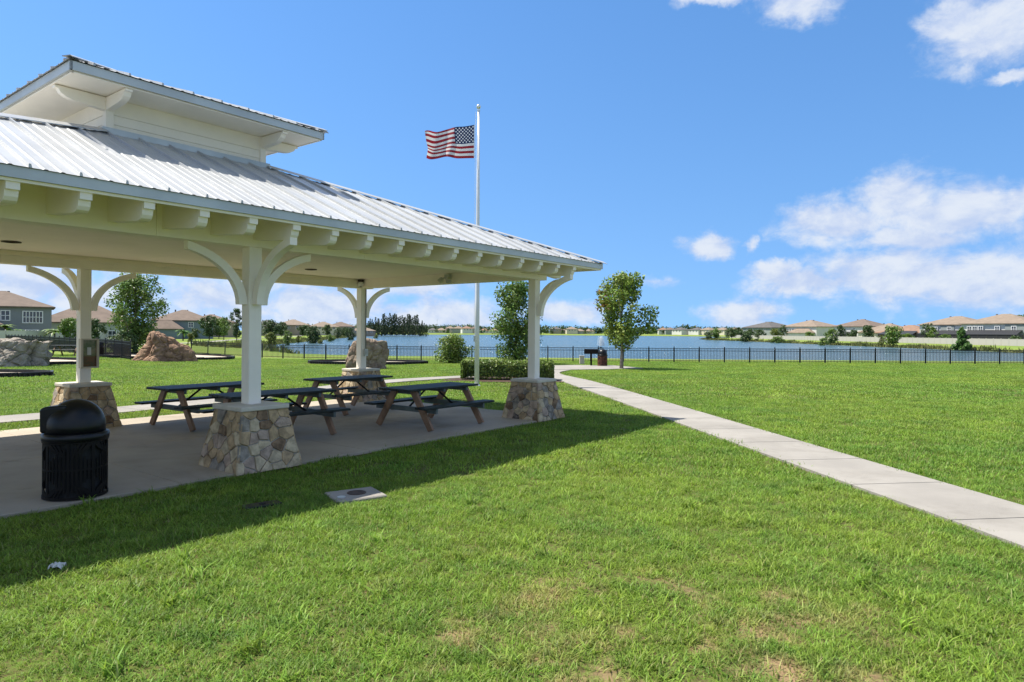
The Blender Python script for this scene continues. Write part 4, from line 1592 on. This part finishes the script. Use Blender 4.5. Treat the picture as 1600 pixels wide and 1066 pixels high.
def house(label, loc, rz, w, d, eave, rh, wall, roofc, wins, wing=None, lanai=None, group=None, two=None):
    """wins: [(side, x, z, w, h)], side 0=-y,1=+x,2=+y,3=-x in house axes"""
    root = thing('house', label, 'house', loc, rz, group)
    MB().box(-w / 2, w / 2, -d / 2, d / 2, -1.0, eave - .19).build('wall', hmat('wall', wall), root)
    mb = MB()
    hip(mb, w, d, eave, rh, .5)
    rf = mb.build('roof', hmat('roof', roofc), root)
    for k in range(2):
        MB().box(-w * .15 + k * w * .2, -w * .15 + k * w * .2 + .35, -.2, .2, eave + rh * .72, eave + rh * 1.0).build('roof_vent', hmat('roof', GRYR), rf)
    if two:                                        # a painted storey or bay in another colour: (x0,x1,z0,z1,colour,side)
        for x0, x1, z0, z1, c in two:
            MB().box(x0, x1, -d / 2 - .25, -d / 2 - .01, z0, z1).build('bay', hmat('wall', c), root)
    for sd, x, z, ww, wh in wins:
        rot = Matrix.Rotation(R(90 * sd), 4, 'Z')
        off = (d / 2 if sd in (0, 2) else w / 2) + (.26 if two and sd == 0 else 0)
        fr = MB()
        for a in ((-ww / 2 - .12, ww / 2 + .12, wh, wh + .12), (-ww / 2 - .12, ww / 2 + .12, -.12, 0), (-ww / 2 - .12, -ww / 2, 0, wh), (ww / 2, ww / 2 + .12, 0, wh), (-.04, .04, 0, wh), (-ww / 2, ww / 2, wh / 2 - .04, wh / 2 + .04)):
            fr.box(x + a[0], x + a[1], -off - .09, -off - .004, z + a[2], z + a[3], rot)
        f = fr.build('window', 'trim', root)
        MB().box(x - ww / 2, x + ww / 2, -off - .05, -off - .006, z, z + wh, rot).build('pane', 'glass', f)
    if wing:                                       # (cx, cy, w, d, eave, rh)
        cx, cy, ww, wd, we, wr = wing
        MB().box(cx - ww / 2, cx + ww / 2, cy - wd / 2, cy + wd / 2, -1.0, we - .19).build('wing_wall', hmat('wall', wall), root)
        mb = MB()
        hip(mb, ww, wd, we, wr, .5, cx, cy)
        mb.build('wing_roof', hmat('roof', roofc), root)
    if lanai:                                      # screened porch: (x0,x1,depth,h)
        x0, x1, dp, hh = lanai
        y0, y1 = -d / 2 - dp - (.26 if two else 0), -d / 2 - (.27 if two else .01)
        ln = MB().box(x0, x1, y0, y1, -1, hh).build('screen_porch', 'screen', root)
        mb = MB()
        n = max(2, int((x1 - x0) / 2))
        for k in range(n + 1):
            x = x0 + (x1 - x0) * k / n
            mb.box(x - .05, x + .05, y0 - .06, y0 - .005, -1, hh)
        mb.box(x0 - .05, x1 + .05, y0 - .065, y0 - .004, hh * .45, hh * .45 + .1)
        mb.build('porch_frame', hmat('wall', (.05, .045, .04)), ln)
        vs = [(x0 - .1, y0 - .1, hh), (x1 + .1, y0 - .1, hh), (x1 - .3, y1, hh + dp * .28), (x0 + .3, y1, hh + dp * .28)]
        vs += [(a, b, c - .12) for a, b, c in vs]
        MB().add(vs, [(0, 1, 2, 3), (4, 7, 6, 5), (0, 4, 5, 1), (1, 5, 6, 2), (0, 3, 7, 4)]).build('porch_roof', 'screen', ln)
    return root


def wrow(side, xs, z, w, h):
    return [(side, x, z, w, h) for x in xs]


WHITE, SAGE, GREY, CREAM, TAUPE = (0.58, 0.57, 0.53), (0.25, 0.275, 0.26), (0.20, 0.215, 0.22), (0.55, 0.50, 0.40), (0.30, 0.25, 0.20)
# right bank: houses in a row, their backs to the lake (-x); house -y axis turned to the lake
RB = math.pi * 1.5
HR = [(1572, 172, 15, 13, 5.4, 2.5, WHITE, TANR, 'two-storey house with tan hip roof and grey-green bay at the right edge', [(2.5, 6.8, 3.0, 5.1, SAGE)], (-6, 6.5, 4, 2.6)),
      (1497, 196, 15, 13, 5.4, 2.5, WHITE, TANR, 'two-storey white house with tan hip roof and dark screen porch, behind the conical tree', [(-1.5, 2, 3.0, 5.1, SAGE)], (-6, 6.5, 4, 2.6)),
      (1424, 224, 16, 14, 3.0, 2.6, CREAM, RUSR, 'low house with reddish tan roof right of the tall round lakeside tree', None, (-5, 6, 4, 2.5)),
      (1390, 240, 15, 14, 3.2, 3.2, CREAM, TANR, 'low house with peaked tan roof behind the tall round lakeside tree', None, None),
      (1348, 258, 15, 14, 5.4, 2.8, WHITE, BRNR, 'white two-storey house with dark brown roof in the middle of the right bank row', None, (-5, 1, 3, 2.5)),
      (1268, 298, 17, 18, 5.6, 3.0, WHITE, TANR, 'broad white two-storey house with large tan roof and low wing on the right bank', None, None),
      (1203, 338, 17, 20, 5.4, 3.0, SAGE, GRYR, 'pale green two-storey house with grey roof towards the end of the right bank row', None, None)]
for i, (px_, Y, w, d, ev, rh, wl, rf, lab, two, lan) in enumerate(HR):
    p = at(px_, Y)
    wins = wrow(0, (-5.5, -4.2, -2.9, .8, 4.4), 3.3 if ev > 4 else .9, .9, 1.3) + wrow(3, (-3, 2), 3.2 if ev > 4 else .9, 1.0, 1.3) + (wrow(0, (-4.5, 2, 4.5), .5, 1.4, 1.8) if not lan else [])
    house(lab, p, RB + .55, w, d, ev, rh, wl, rf, wins, (2, -9, 11, 5, 2.9, 1.9) if i == 5 else None, lan, 'houses along the right bank', two)

# left: the neighbourhood behind the vinyl fence
p = at(3, 108)
house('grey two-storey house with tan roof at the far left edge', p, .62, 13, 12, 5.75, 2.6, GREY, BRNR,
      wrow(0, (-5.6, -4.7), 3.6, .8, 1.3) + [(0, .6, 3.6, 1.0, 1.4)] + wrow(0, (3.2, 4.05, 4.9), 3.25, .72, 1.7) + wrow(0, (2.6, 3.5, 4.4), .1, .75, 1.9) + [(0, 1.0, -.3, .9, 2.3)],
      (-4.5, -8, 9, 5, 2.9, 1.6))
p = at(140, 128)
house('brown-roofed house with pale green wall behind the left rear post', p, .5, 15, 15, 3.7, 4.0, (.36, .40, .35), BRNR, wrow(0, (-4, 0, 4), .6, 1.2, 1.5))
p = at(287, 186)
house('two-storey house with brown hip roof and blue-grey upper wall right of the left maple', p, .42, 15, 14, 5.0, 3.0, (.17, .215, .235), BRNR,
      wrow(0, (-6, -4, 2, 5), 3.2, 1.1, 1.2), (-4, -9, 8, 5, 2.7, 2.2))
LH = [(330, 225, TAUPE, BRNR, 'brown-roofed house partly hidden by the trees left of the middle post'), (418, 300, TAUPE, GRYR, 'grey-roofed house just right of the middle post on the left bank'),
      (458, 320, TAUPE, TANR, 'tan-roofed house above the left bank, second right of the middle post'), (505, 350, CREAM, TANR, 'tan-roofed cream house on the left bank, third right of the middle post'),
      (532, 385, TAUPE, BRNR, 'brown-roofed house on the left bank just left of the far post'), (566, 420, TAUPE, TANR, 'tan-roofed house on the left bank behind the far corner post')]
for i, (px_, Y, wl, rf, lab) in enumerate(LH):
    house(lab, at(px_, Y), .3, 15, 14, 4.4 if i % 2 else 5.0, 2.7, wl, rf, wrow(0, (-5, -2, 2, 5), 3.2, 1.2, 1.3), group='houses along the left bank')
# opposite shore
rg = random.Random(12)
SH = [676, 690, 703, 716, 729, 742, 757, 772, 868, 880, 893, 906, 920, 1036, 1047]
for i, px_ in enumerate(SH):
    Y = 720 + rg.uniform(-8, 22)
    two_s = rg.random() < .6
    house('small house on the opposite shore of the lake, one of a distant row', at(px_, Y), rg.uniform(-.3, .3), rg.uniform(9.5, 12.5), 11, 5.2 if two_s else 3.2, 2.6,
          rg.choice((WHITE, CREAM, TAUPE, SAGE, WHITE)), rg.choice((TANR, BRNR, GRYR, RUSR)), wrow(0, (-3, 0, 3), 3.3 if two_s else 1.0, 1.3, 1.3), group='houses on the opposite shore')
for i, (px_, wl, rf) in enumerate(((1064, WHITE, GRYR), (1090, WHITE, GRYR), (1107, CREAM, TANR), (1130, CREAM, TANR), (1150, TAUPE, BRNR))):
    Y = 692 - i * 8
    lab = ['white house with grey roof on the far shore, first right of the lone maple', 'white house with grey roof on the far shore, second right of the lone maple',
           'cream house with tan roof on the far shore behind the twin trees', 'cream house with tan roof peeping between bankside trees', 'brown house behind the dark bankside trees'][i]
    house(lab, at(px_, Y), RB + .6, 13, 13, 5.2, 2.6, wl, rf, wrow(0, (-4, 0, 4), 3.2, 1.3, 1.4) + wrow(3, (-3, 3), 3.2, 1.3, 1.4), group='houses at the far right of the lake')
mst = thing('radio_mast', 'thin mast rising above the far shore houses beside the pine wood', 'mast', at(683, 740))
MB().tube([(0, 0, 0), (0, 0, 16)], [.16, .07], 6).build('mast_pole', 'fascia', mst)
MB().tube([(-.8, 0, 14.5), (.8, 0, 14.5)], .05, 5).build('antenna', 'fascia', mst)

# ------------------------------------------------------------------ trees on the banks
RT = [  # px, distance, height px, width px, leaf, shape, label
    (1107, 330, 12, 10, 'dark', 'round', 'left one of the twin small trees near the tip of the right bank'),
    (1119, 322, 16, 13, 'green', 'round', 'right one of the twin small trees near the tip of the right bank'),
    (1143, 330, 15, 15, 'dark', 'round', 'dark round tree left of the nearest bank-tip tree'),
    (1154, 345, 16, 11, 'dark', 'round', 'dark tree just behind the round waterside tree'),
    (1164, 262, 20, 17, 'dark', 'round', 'dark round tree at the water on the right bank tip'),
    (1173, 320, 15, 12, 'dark', 'round', 'dark tree immediately right of the waterside round tree'),
    (1207, 235, 9, 6, 'green', 'oval', 'tiny tree paired with a bushier one on the right bank'),
    (1216, 233, 12, 13, 'green', 'round', 'small bushy tree in the middle of the right bank lawn'),
    (1225, 300, 21, 14, 'dark', 'oval', 'tall dark tree in front of the broad white house'),
    (1212, 310, 15, 12, 'yellow', 'round', 'yellowish tree left of the tall dark tree on the right bank'),
    (1250, 295, 8, 26, 'dark', 'round', 'wide low dark bush in front of the broad white house'),
    (1287, 190, 17, 12, 'green', 'oval', 'left of two leaning trees beside the water on the right bank'),
    (1299, 196, 25, 17, 'green', 'oval', 'right of two leaning trees beside the water on the right bank'),
    (1314, 235, 24, 12, 'dark', 'oval', 'dark columnar tree left of the white house with dark brown roof'),
    (1357, 215, 25, 19, 'dark', 'round', 'dense dark tree covering the right of the white house with brown roof'),
    (1377, 172, 18, 9, 'yellow', 'oval', 'thin yellow-green sapling on the right bank lawn'),
    (1395, 170, 32, 24, 'green', 'round', 'tall round lakeside tree with a bare trunk on the right bank'),
    (1450, 190, 30, 14, 'dark', 'oval', 'tall dark tree left of the two-storey white house'),
    (1457, 186, 25, 13, 'green', 'oval', 'lighter green tree beside the tall dark one on the right bank'),
    (1503, 140, 36, 29, 'bright', 'cone', 'bright green conical tree standing at the edge of the right bank'),
    (1333, 228, 17, 15, 'dark', 'round', 'dark rounded tree before the left half of the white house with brown roof'),
    (1418, 205, 13, 15, 'green', 'round', 'low green tree before the low house with reddish tan roof'),
    (1476, 182, 14, 12, 'green', 'round', 'small green tree by the porch of the two-storey white house'),
    (1538, 168, 16, 11, 'dark', 'oval', 'slim dark tree between the two houses nearest the right edge'),
    (1264, 268, 12, 12, 'green', 'round', 'small green tree before the low wing of the broad white house'),
    (1187, 305, 14, 13, 'dark', 'round', 'dark tree before the pale green house near the bank tip'),
    (1585, 158, 14, 15, 'dark', 'round', 'small dark bush by the white fence near the right edge'),
    (1598, 240, 40, 40, 'green', 'round', 'large tree rising behind the rightmost house')]
for i, (px_, Y, hp, wp, lf, shp, lab) in enumerate(RT):
    H, W = hp * Y / FPX, wp * Y / FPX
    p = at(px_, Y)
    W *= 1.22
    bush = hp < wp * .7
    tree('bush' if bush else 'bank_tree', lab, p, H + .2, W * 1.1, lf, 1500 if Y > 150 else 3000, max(.14, W * .085), .04 if (shp == 'cone' or bush) else .2, 'barkdark', 100 + i, 'trees on the right bank', shp, 22, cat='bush' if bush else 'tree')
LT = [(424, 190, 28, 28, 'dark', 'round', 'big dark tree just right of the middle post on the left bank'),
      (424, 128, 27, 19, 'yellow', 'oval', 'yellow-green tree near the water just right of the middle post'),
      (449, 150, 25, 15, 'green', 'oval', 'slim green tree on the left bank, second from the middle post'),
      (489, 175, 31, 27, 'dark', 'round', 'large dark spreading tree midway along the left bank'),
      (501, 170, 12, 9, 'yellow', 'round', 'tiny yellow-green tree beside the large dark spreading tree'),
      (466, 172, 12, 8, 'yellow', 'oval', 'tiny thin sapling left of the large dark spreading tree'),
      (516, 205, 15, 12, 'green', 'round', 'small tree on the left bank, right of the large dark spreading tree'),
      (528, 260, 18, 12, 'dark', 'round', 'dark tree in the distance between the left bank houses'),
      (547, 240, 23, 17, 'dark', 'oval', 'dark tree on the left bank just left of the far post'),
      (588, 300, 10, 8, 'yellow', 'round', 'small yellow-green tree left of the pine wood'),
      (327, 160, 36, 30, 'dark', 'oval', 'dark leafy tree behind the left bank path, left of the middle post'),
      (350, 168, 34, 18, 'green', 'oval', 'narrow tree between two dark trees left of the middle post'),
      (370, 140, 52, 24, 'dark', 'oval', 'tall dark tree with bare trunk immediately left of the middle post'),
      (298, 118, 13, 10, 'yellow', 'round', 'small yellowish bush right of the brown boulder on the bank'),
      (107, 100, 37, 30, 'green', 'oval', 'tree in front of the grey house, just left of the left rear post'),
      (150, 98, 36, 26, 'dark', 'oval', 'dark tree just right of the left rear post'),
      (402, 205, 24, 20, 'dark', 'round', 'dark tree half hidden by the middle post'),
      (440, 255, 22, 20, 'dark', 'round', 'dark tree in front of the second left bank house right of the middle post'),
      (475, 265, 17, 20, 'dark', 'round', 'dark tree behind and left of the large dark spreading tree'),
      (511, 290, 18, 16, 'dark', 'oval', 'dark tree before the cream house on the left bank'),
      (540, 330, 15, 18, 'dark', 'round', 'far dark tree before the brown-roofed house left of the far post'),
      (342, 190, 30, 26, 'green', 'round', 'broad tree behind the narrow one left of the middle post'),
      (304, 165, 16, 16, 'dark', 'round', 'low dark tree beside the palm right of the left maple')]
for i, (px_, Y, hp, wp, lf, shp, lab) in enumerate(LT):
    H, W = hp * Y / FPX, wp * Y / FPX
    tree('bank_tree', lab, at(px_, Y), H + .3, W * 1.1, lf, 1700 if Y > 150 else 2200, max(.14, W * .08), .2, 'barkdark', 200 + i, 'trees on the left bank', shp, 24)


def palm(label, p, H, n, fl, seed, leaf='bright'):
    rg = random.Random(seed)
    root = thing('palm', label, 'palm', p, 0)
    MB().tube([(0, 0, -.1), (.05, 0, H * .5), (0, .03, H)], [.16, .12, .10], 8).build('trunk', 'barkdark', root)
    mb = MB()
    for k in range(n):
        a = k * 2.4
        el = rg.uniform(.1, 1.1)
        prev = None
        for s in range(7):
            f = s / 6
            r_, z = fl * f * math.cos(el * (1 - f * .6)), fl * (math.sin(el) * f - .75 * f * f)
            c = Vector((r_ * math.cos(a), r_ * math.sin(a), H + z))
            w = Vector((-math.sin(a), math.cos(a), -.35)) * .22 * fl * math.sin(math.pi * min(.97, f + .06))
            w2 = Vector((math.sin(a), -math.cos(a), -.35)) * .22 * fl * math.sin(math.pi * min(.97, f + .06))
            if prev:
                pc, pw, pw2 = prev
                o_ = len(mb.v)
                mb.add([pc, c, c + w, pc + pw * .8], [(0, 1, 2, 3)])
                mb.add([pc, pc + pw2 * .8, c + w2, c], [(0, 1, 2, 3)])
            prev = (c, w, w2)
    mb.build('fronds', LEAF[leaf], root)


palm('palm with arching fronds beside the two-storey house right of the left maple', at(286, 150), 2.0, 18, 2.0, 3)
palm('palm at far left in front of the grey house, nearer its corner', at(22, 98), 1.7, 16, 1.7, 4, 'green')
palm('palm at the extreme left edge in front of the grey house', at(7, 97), 2.3, 14, 1.7, 5, 'green')
palm('palm just right of the grey house at far left', at(85, 100), 1.8, 18, 1.9, 6, 'green')
palm('tiny palm on the right bank beyond the waterside round tree', at(1182, 270), .9, 14, 1.1, 7, 'dark')
palm('palm showing above the roof of the rightmost house', at(1569, 215), 8.9, 12, 1.3, 8, 'dark')

# pine wood across the water: single trees
protos = []
for s in range(4):
    rg = random.Random(s)
    H = 19.0
    tr = MB().tube([(0, 0, -.5), (0, 0, H * .5), (0, 0, H)], [.24, .16, .03], 6).mesh('trunk', 'barkdark')
    cl = []
    for k in range(40):
        f = (k + .5) / 40
        z = H * (.14 + .86 * f)
        env = (1 - f) ** .75 * 2.7 + .25
        a = k * 2.4
        rr = env * rg.uniform(.2, .95)
        cl.append((Vector((rr * math.cos(a), rr * math.sin(a), z)), rg.uniform(.5, .95) * (1.1 - .5 * f)))
    v, f = leaf_cloud(cl, 3000, .62, rg, .1, .5)
    protos.append((tr, np_mesh('crown', v, f, LEAF['pine'])))
rg = random.Random(8)
for k in range(34):
    px_ = 576 + 90 * (k + rg.uniform(-.3, .3)) / 33
    Y = 470 + rg.uniform(-14, 16) - (k % 3) * 9
    fac = 1.0 if px_ > 592 else .9
    hpx = rg.uniform(31, 38) if 596 < px_ < 655 else (rg.uniform(24, 34) if px_ <= 596 else rg.uniform(17, 28))
    o = thing('pine_tree', 'tall dark pine in the dense wood across the water', 'tree', at(px_, Y), rg.uniform(0, 6), 'pines in the wood across the water')
    sc_f = hpx * Y / FPX / 19.0
    o.scale = (sc_f * 1.05, sc_f * 1.05, sc_f)
    tr, cr = rg.choice(protos)
    link('trunk', tr, o)
    link('crown', cr, o)

# belts of foliage too far off to tell apart
rs = random.Random(3)
cl = []
for px_ in range(420, 1260, 4):
    Y = 800 + rs.uniform(0, 60)
    hh = (7 + 5 * noise.noise(Vector((px_ * .02, 0, 0))) + rs.uniform(0, 3)) * Y / FPX
    p = at(px_ + rs.uniform(-2, 2), Y)
    for z in (.15, .45, .8):
        cl.append((p + Vector((0, 0, 1.5 + hh * z)), 4.2))
    if rs.random() < .42:
        p = at(px_ + rs.uniform(-2, 2), 712 + rs.uniform(0, 40))
        for z in (.2, .55, .9):
            cl.append((p + Vector((rs.uniform(-1, 1), 0, .6 + z * rs.uniform(3, 6.5))), 1.9))
v, f = leaf_cloud(cl, 30000, 1.9, rs, .2)
tag(link('distant_woods', np_mesh('distant_woods', v, f, LEAF['dark'])), 'far line of dark trees beyond the opposite shore', 'woods', kind='stuff')


def reeds():
    """rank growth along the water's edge"""
    rs = np.random.RandomState(6)
    pts = []
    n = len(LAKE)
    for i in range(n):
        (ax, ay), (bx, by) = LAKE[i], LAKE[(i + 1) % n]
        L = math.hypot(bx - ax, by - ay)
        if min(ay, by) < 62 or max(ay, by) > 560:
            continue
        m = int(L * 26)
        t = rs.random_sample(m)
        nx, ny = (by - ay) / L, -(bx - ax) / L
        off = rs.normal(size=m) * 1.1 + 1.6
        pts.append(np.stack([ax + (bx - ax) * t + nx * off, ay + (by - ay) * t + ny * off], 1))
    p = np.concatenate(pts)
    z = land(p[:, 0], p[:, 1])
    k = z > WATER - .25
    p, z = p[k], z[k]
    m = len(p)
    clump = np.array([noise.noise(Vector((a * .12, b * .12, 0))) for a, b in p])
    h = np.clip(.45 + .9 * clump + rs.random_sample(m) * .4, .15, 1.5)
    a = rs.random_sample(m) * 6.28
    w = .10 + .12 * rs.random_sample(m)
    lean = rs.normal(size=(m, 2)) * .25
    b0 = np.stack([p[:, 0] - np.cos(a) * w, p[:, 1] - np.sin(a) * w, z - .05], 1)
    b1 = np.stack([p[:, 0] + np.cos(a) * w, p[:, 1] + np.sin(a) * w, z - .05], 1)
    t0 = np.stack([p[:, 0] + lean[:, 0], p[:, 1] + lean[:, 1], z + h], 1)
    v = np.stack([b0, b1, t0], 1).reshape(-1, 3)
    f = np.arange(m * 3).reshape(-1, 3)
    mat = M('reed', (0.085, 0.115, 0.03), .7, 0, .08, c2=(0.17, 0.17, 0.055), island=.35, transl=.3, coords='World')
    tag(link('bank_reeds', np_mesh('bank_reeds', v, f, mat)), 'rank reeds and grasses along the water edge', 'reeds', kind='stuff')


reeds()

# fountain in the lake
fo = thing('lake_fountain', 'white spray fountain on the lake behind the barbecue grill', 'fountain', (bearing(939, 140), 140, WATER))
MB().lathe([(.5, -.1), (.6, .05), (.3, .2), (.08, .3)], 18).build('float', 'black', fo)
mb = MB()
rg = random.Random(5)
for k in range(70):
    a = rg.uniform(0, 6.28)
    v0, out_ = rg.uniform(5.2, 6.8), rg.uniform(.05, .7)
    T = 2 * v0 / 9.8
    pts = []
    for s in range(9):
        t = T * s / 8 * .96
        pts.append((out_ * t * math.cos(a), out_ * t * math.sin(a), .25 + v0 * t - 4.9 * t * t))
    mb.tube(pts, [.010 + .012 * s / 8 for s in range(9)], 4, False)
MAT['spray'] = M('spray', (0.85, 0.88, 0.9), .4, transl=.4)
mb.build('spray', 'spray', fo)


# ------------------------------------------------------------------ grass
def build_grass():
    gm = lawn_material('grass_blades', True)

    def tuft(seed, nb, rad, hmin, hmax, w, segs, droop):
        rs = np.random.RandomState(seed)
        vs, fs = [], []
        for k in range(nb):
            a = rs.uniform(0, 6.283)
            r = rad * math.sqrt(rs.random_sample())
            x, y = r * math.cos(a), r * math.sin(a)
            b = rs.uniform(0, 6.283)
            h = rs.uniform(hmin, hmax)
            dx, dy = math.cos(b), math.sin(b)
            ln = h * rs.uniform(.25, droop)
            ww = w * rs.uniform(.7, 1.3)
            tw = rs.uniform(-.6, .6)
            o = len(vs)
            for s in range(segs + 1):
                f = s / segs
                cx, cy = x + dx * ln * f ** 1.6, y + dy * ln * f ** 1.6
                cz = h * (f - .38 * f * f * (ln / h)) - .008
                hw = ww * (1 - f ** 2.2) / 2
                px_, py_ = -math.sin(b + tw), math.cos(b + tw)
                if s < segs:
                    vs += [(cx - px_ * hw, cy - py_ * hw, cz), (cx + px_ * hw, cy + py_ * hw, cz)]
                else:
                    vs.append((cx, cy, cz))
            for s in range(segs):
                if s < segs - 1:
                    fs.append((o + 2 * s, o + 2 * s + 1, o + 2 * s + 3, o + 2 * s + 2))
                else:
                    fs.append((o + 2 * s, o + 2 * s + 1, o + 2 * s + 2))
        me = bpy.data.meshes.new('grass_tuft')
        me.from_pydata(vs, [], fs)
        me.materials.append(gm)
        return bpy.data.objects.new('grass_tuft', me)
    kinds = [tuft(1, 34, .10, .030, .075, .0062, 3, 1.3), tuft(2, 34, .10, .025, .065, .0055, 3, 1.5), tuft(3, 30, .10, .035, .085, .0068, 3, 1.1),
             tuft(4, 46, .20, .03, .085, .0115, 2, 1.2), tuft(5, 46, .20, .035, .08, .0125, 2, 1.0),
             tuft(6, 46, .42, .04, .085, .024, 2, 1.0),
             tuft(7, 22, .06, .07, .15, .011, 4, 1.1)]
    rs = np.random.RandomState(11)
    P, K = [], []
    for y0, y1, dens, ks in ((1.6, 8.5, 250, (0, 1, 2)), (8.5, 19, 58, (3, 4)), (19, 50, 13, (5,)), (2.4, 8, 3.2, (6,))):
        area_w = .86 * y1 + 4.5
        n = int(dens * (y1 - y0) * 2 * area_w)
        x = (rs.random_sample(n) * 2 - 1) * area_w
        y = y0 + (y1 - y0) * rs.random_sample(n)
        k = np.abs(x) < .86 * y + 4.5
        P.append(np.stack([x[k], y[k]], 1))
        K.append(rs.choice(ks, k.sum()))
    P, K = np.concatenate(P), np.concatenate(K)
    x, y = P[:, 0], P[:, 1]
    ok = np.ones(len(P), bool)
    qx, qy = x - PO[0], y - PO[1]
    u, v = qx * D1[0] + qy * D1[1], qx * D2[0] + qy * D2[1]
    ok &= ~((u > SL[0] - .01) & (u < SL[1] + .01) & (v > SL[2] - .01) & (v < SL[3] + .01))
    for u0, v0 in POSTS:
        ok &= ~((np.abs(u - u0) < .5) & (np.abs(v - v0) < .5))
    for pl, hw in PATHS:
        d = np.full(len(P), 1e9)
        for a, b in zip(pl, pl[1:]):
            e = b - a
            t = np.clip(((x - a[0]) * e[0] + (y - a[1]) * e[1]) / max(1e-9, e @ e), 0, 1)
            d = np.minimum(d, np.hypot(x - a[0] - t * e[0], y - a[1] - t * e[1]))
        ok &= d > hw + np.where(K >= 5, .14, np.where(K >= 3, .06, -.012))
    for poly in (PAD, MULCH):
        ins = np.zeros(len(P), bool)
        for i in range(len(poly)):
            (ax, ay), (bx, by) = poly[i], poly[(i + 1) % len(poly)]
            ins ^= ((ay > y) != (by > y)) & (x < (bx - ax) * (y - ay) / (by - ay + 1e-12) + ax)
        ok &= ~ins
    for cx, cy, rx, ry in GRASS_OUT:
        ok &= ((x - cx) / (rx + .1)) ** 2 + ((y - cy) / (ry + .1)) ** 2 > 1
    c, s = math.cos(R(33)), math.sin(R(33))
    dx, dy = x - uc.x, y - uc.y
    ok &= ~((np.abs(dx * c + dy * s) < .27) & (np.abs(-dx * s + dy * c) < .25))
    ok &= ~((np.abs(x + 2.62) < .16) & (np.abs(y - 7.05) < .12))
    ok &= np.hypot(x + 3.5, y - 5.17) > .07
    # thinner where the turf is worn
    worn = np.clip(1 - np.abs(x - 1.0) / 3.2, 0, 1) * np.clip((7 - y) / 3, 0, 1)
    nz = np.array([noise.fractal(Vector((a * 1.3, b * 1.3, 3)), 1, 2, 3) for a, b in P])
    nz5 = np.array([noise.fractal(Vector((a * 4.5, b * 4.5, 9)), 1, 2, 3) for a, b in P])
    bare = (nz > .62 - .55 * worn) & (y < 9)
    ok &= ~(bare & (rs.random_sample(len(P)) < .70))
    P, K, nz, nz5 = P[ok], K[ok], nz[ok], nz5[ok]
    z = land(P[:, 0], P[:, 1])
    n = len(P)
    me = bpy.data.meshes.new('lawn_grass')
    me.vertices.add(n)
    me.vertices.foreach_set('co', np.stack([P[:, 0], P[:, 1], z], 1).astype(np.float32).ravel())
    for nm, tp, val in (('kind_index', 'INT', K.astype(np.int32)), ('turn', 'FLOAT', (rs.random_sample(n) * 6.283).astype(np.float32)),
                        ('size', 'FLOAT', np.clip(.74 + .40 * rs.random_sample(n) + .28 * nz + .42 * nz5, .40, 1.7).astype(np.float32))):
        me.attributes.new(nm, tp, 'POINT').data.foreach_set('value', val)
    o = link('lawn_grass', me)
    tag(o, 'mown green grass of the lawn around the pavilion', 'grass', kind='stuff')
    ng = bpy.data.node_groups.new('scatter_grass', 'GeometryNodeTree')
    ng.interface.new_socket('Geometry', in_out='INPUT', socket_type='NodeSocketGeometry')
    ng.interface.new_socket('Geometry', in_out='OUTPUT', socket_type='NodeSocketGeometry')
    N, Lk = ng.nodes, ng.links
    gi, go = N.new('NodeGroupInput'), N.new('NodeGroupOutput')

    def attr(nm, tp):
        a = N.new('GeometryNodeInputNamedAttribute')
        a.data_type = tp
        a.inputs[0].default_value = nm
        return a.outputs[0]
    ki, tu, si = attr('kind_index', 'INT'), attr('turn', 'FLOAT'), attr('size', 'FLOAT')
    cb = N.new('ShaderNodeCombineXYZ')
    Lk.new(tu, cb.inputs[2])
    jn = N.new('GeometryNodeJoinGeometry')
    for i, ob_ in enumerate(kinds):
        oi = N.new('GeometryNodeObjectInfo')
        oi.inputs['Object'].default_value = ob_
        oi.inputs['As Instance'].default_value = True
        cm = N.new('FunctionNodeCompare')
        cm.data_type, cm.operation = 'INT', 'EQUAL'
        Lk.new(ki, cm.inputs[2])
        cm.inputs[3].default_value = i
        ip = N.new('GeometryNodeInstanceOnPoints')
        Lk.new(gi.outputs[0], ip.inputs['Points'])
        Lk.new(cm.outputs[0], ip.inputs['Selection'])
        Lk.new(oi.outputs['Geometry'], ip.inputs['Instance'])
        Lk.new(cb.outputs[0], ip.inputs['Rotation'])
        Lk.new(si, ip.inputs['Scale'])
        Lk.new(ip.outputs[0], jn.inputs[0])
    Lk.new(jn.outputs[0], go.inputs[0])
    md = o.modifiers.new('grass', 'NODES')
    md.node_group = ng


build_grass()
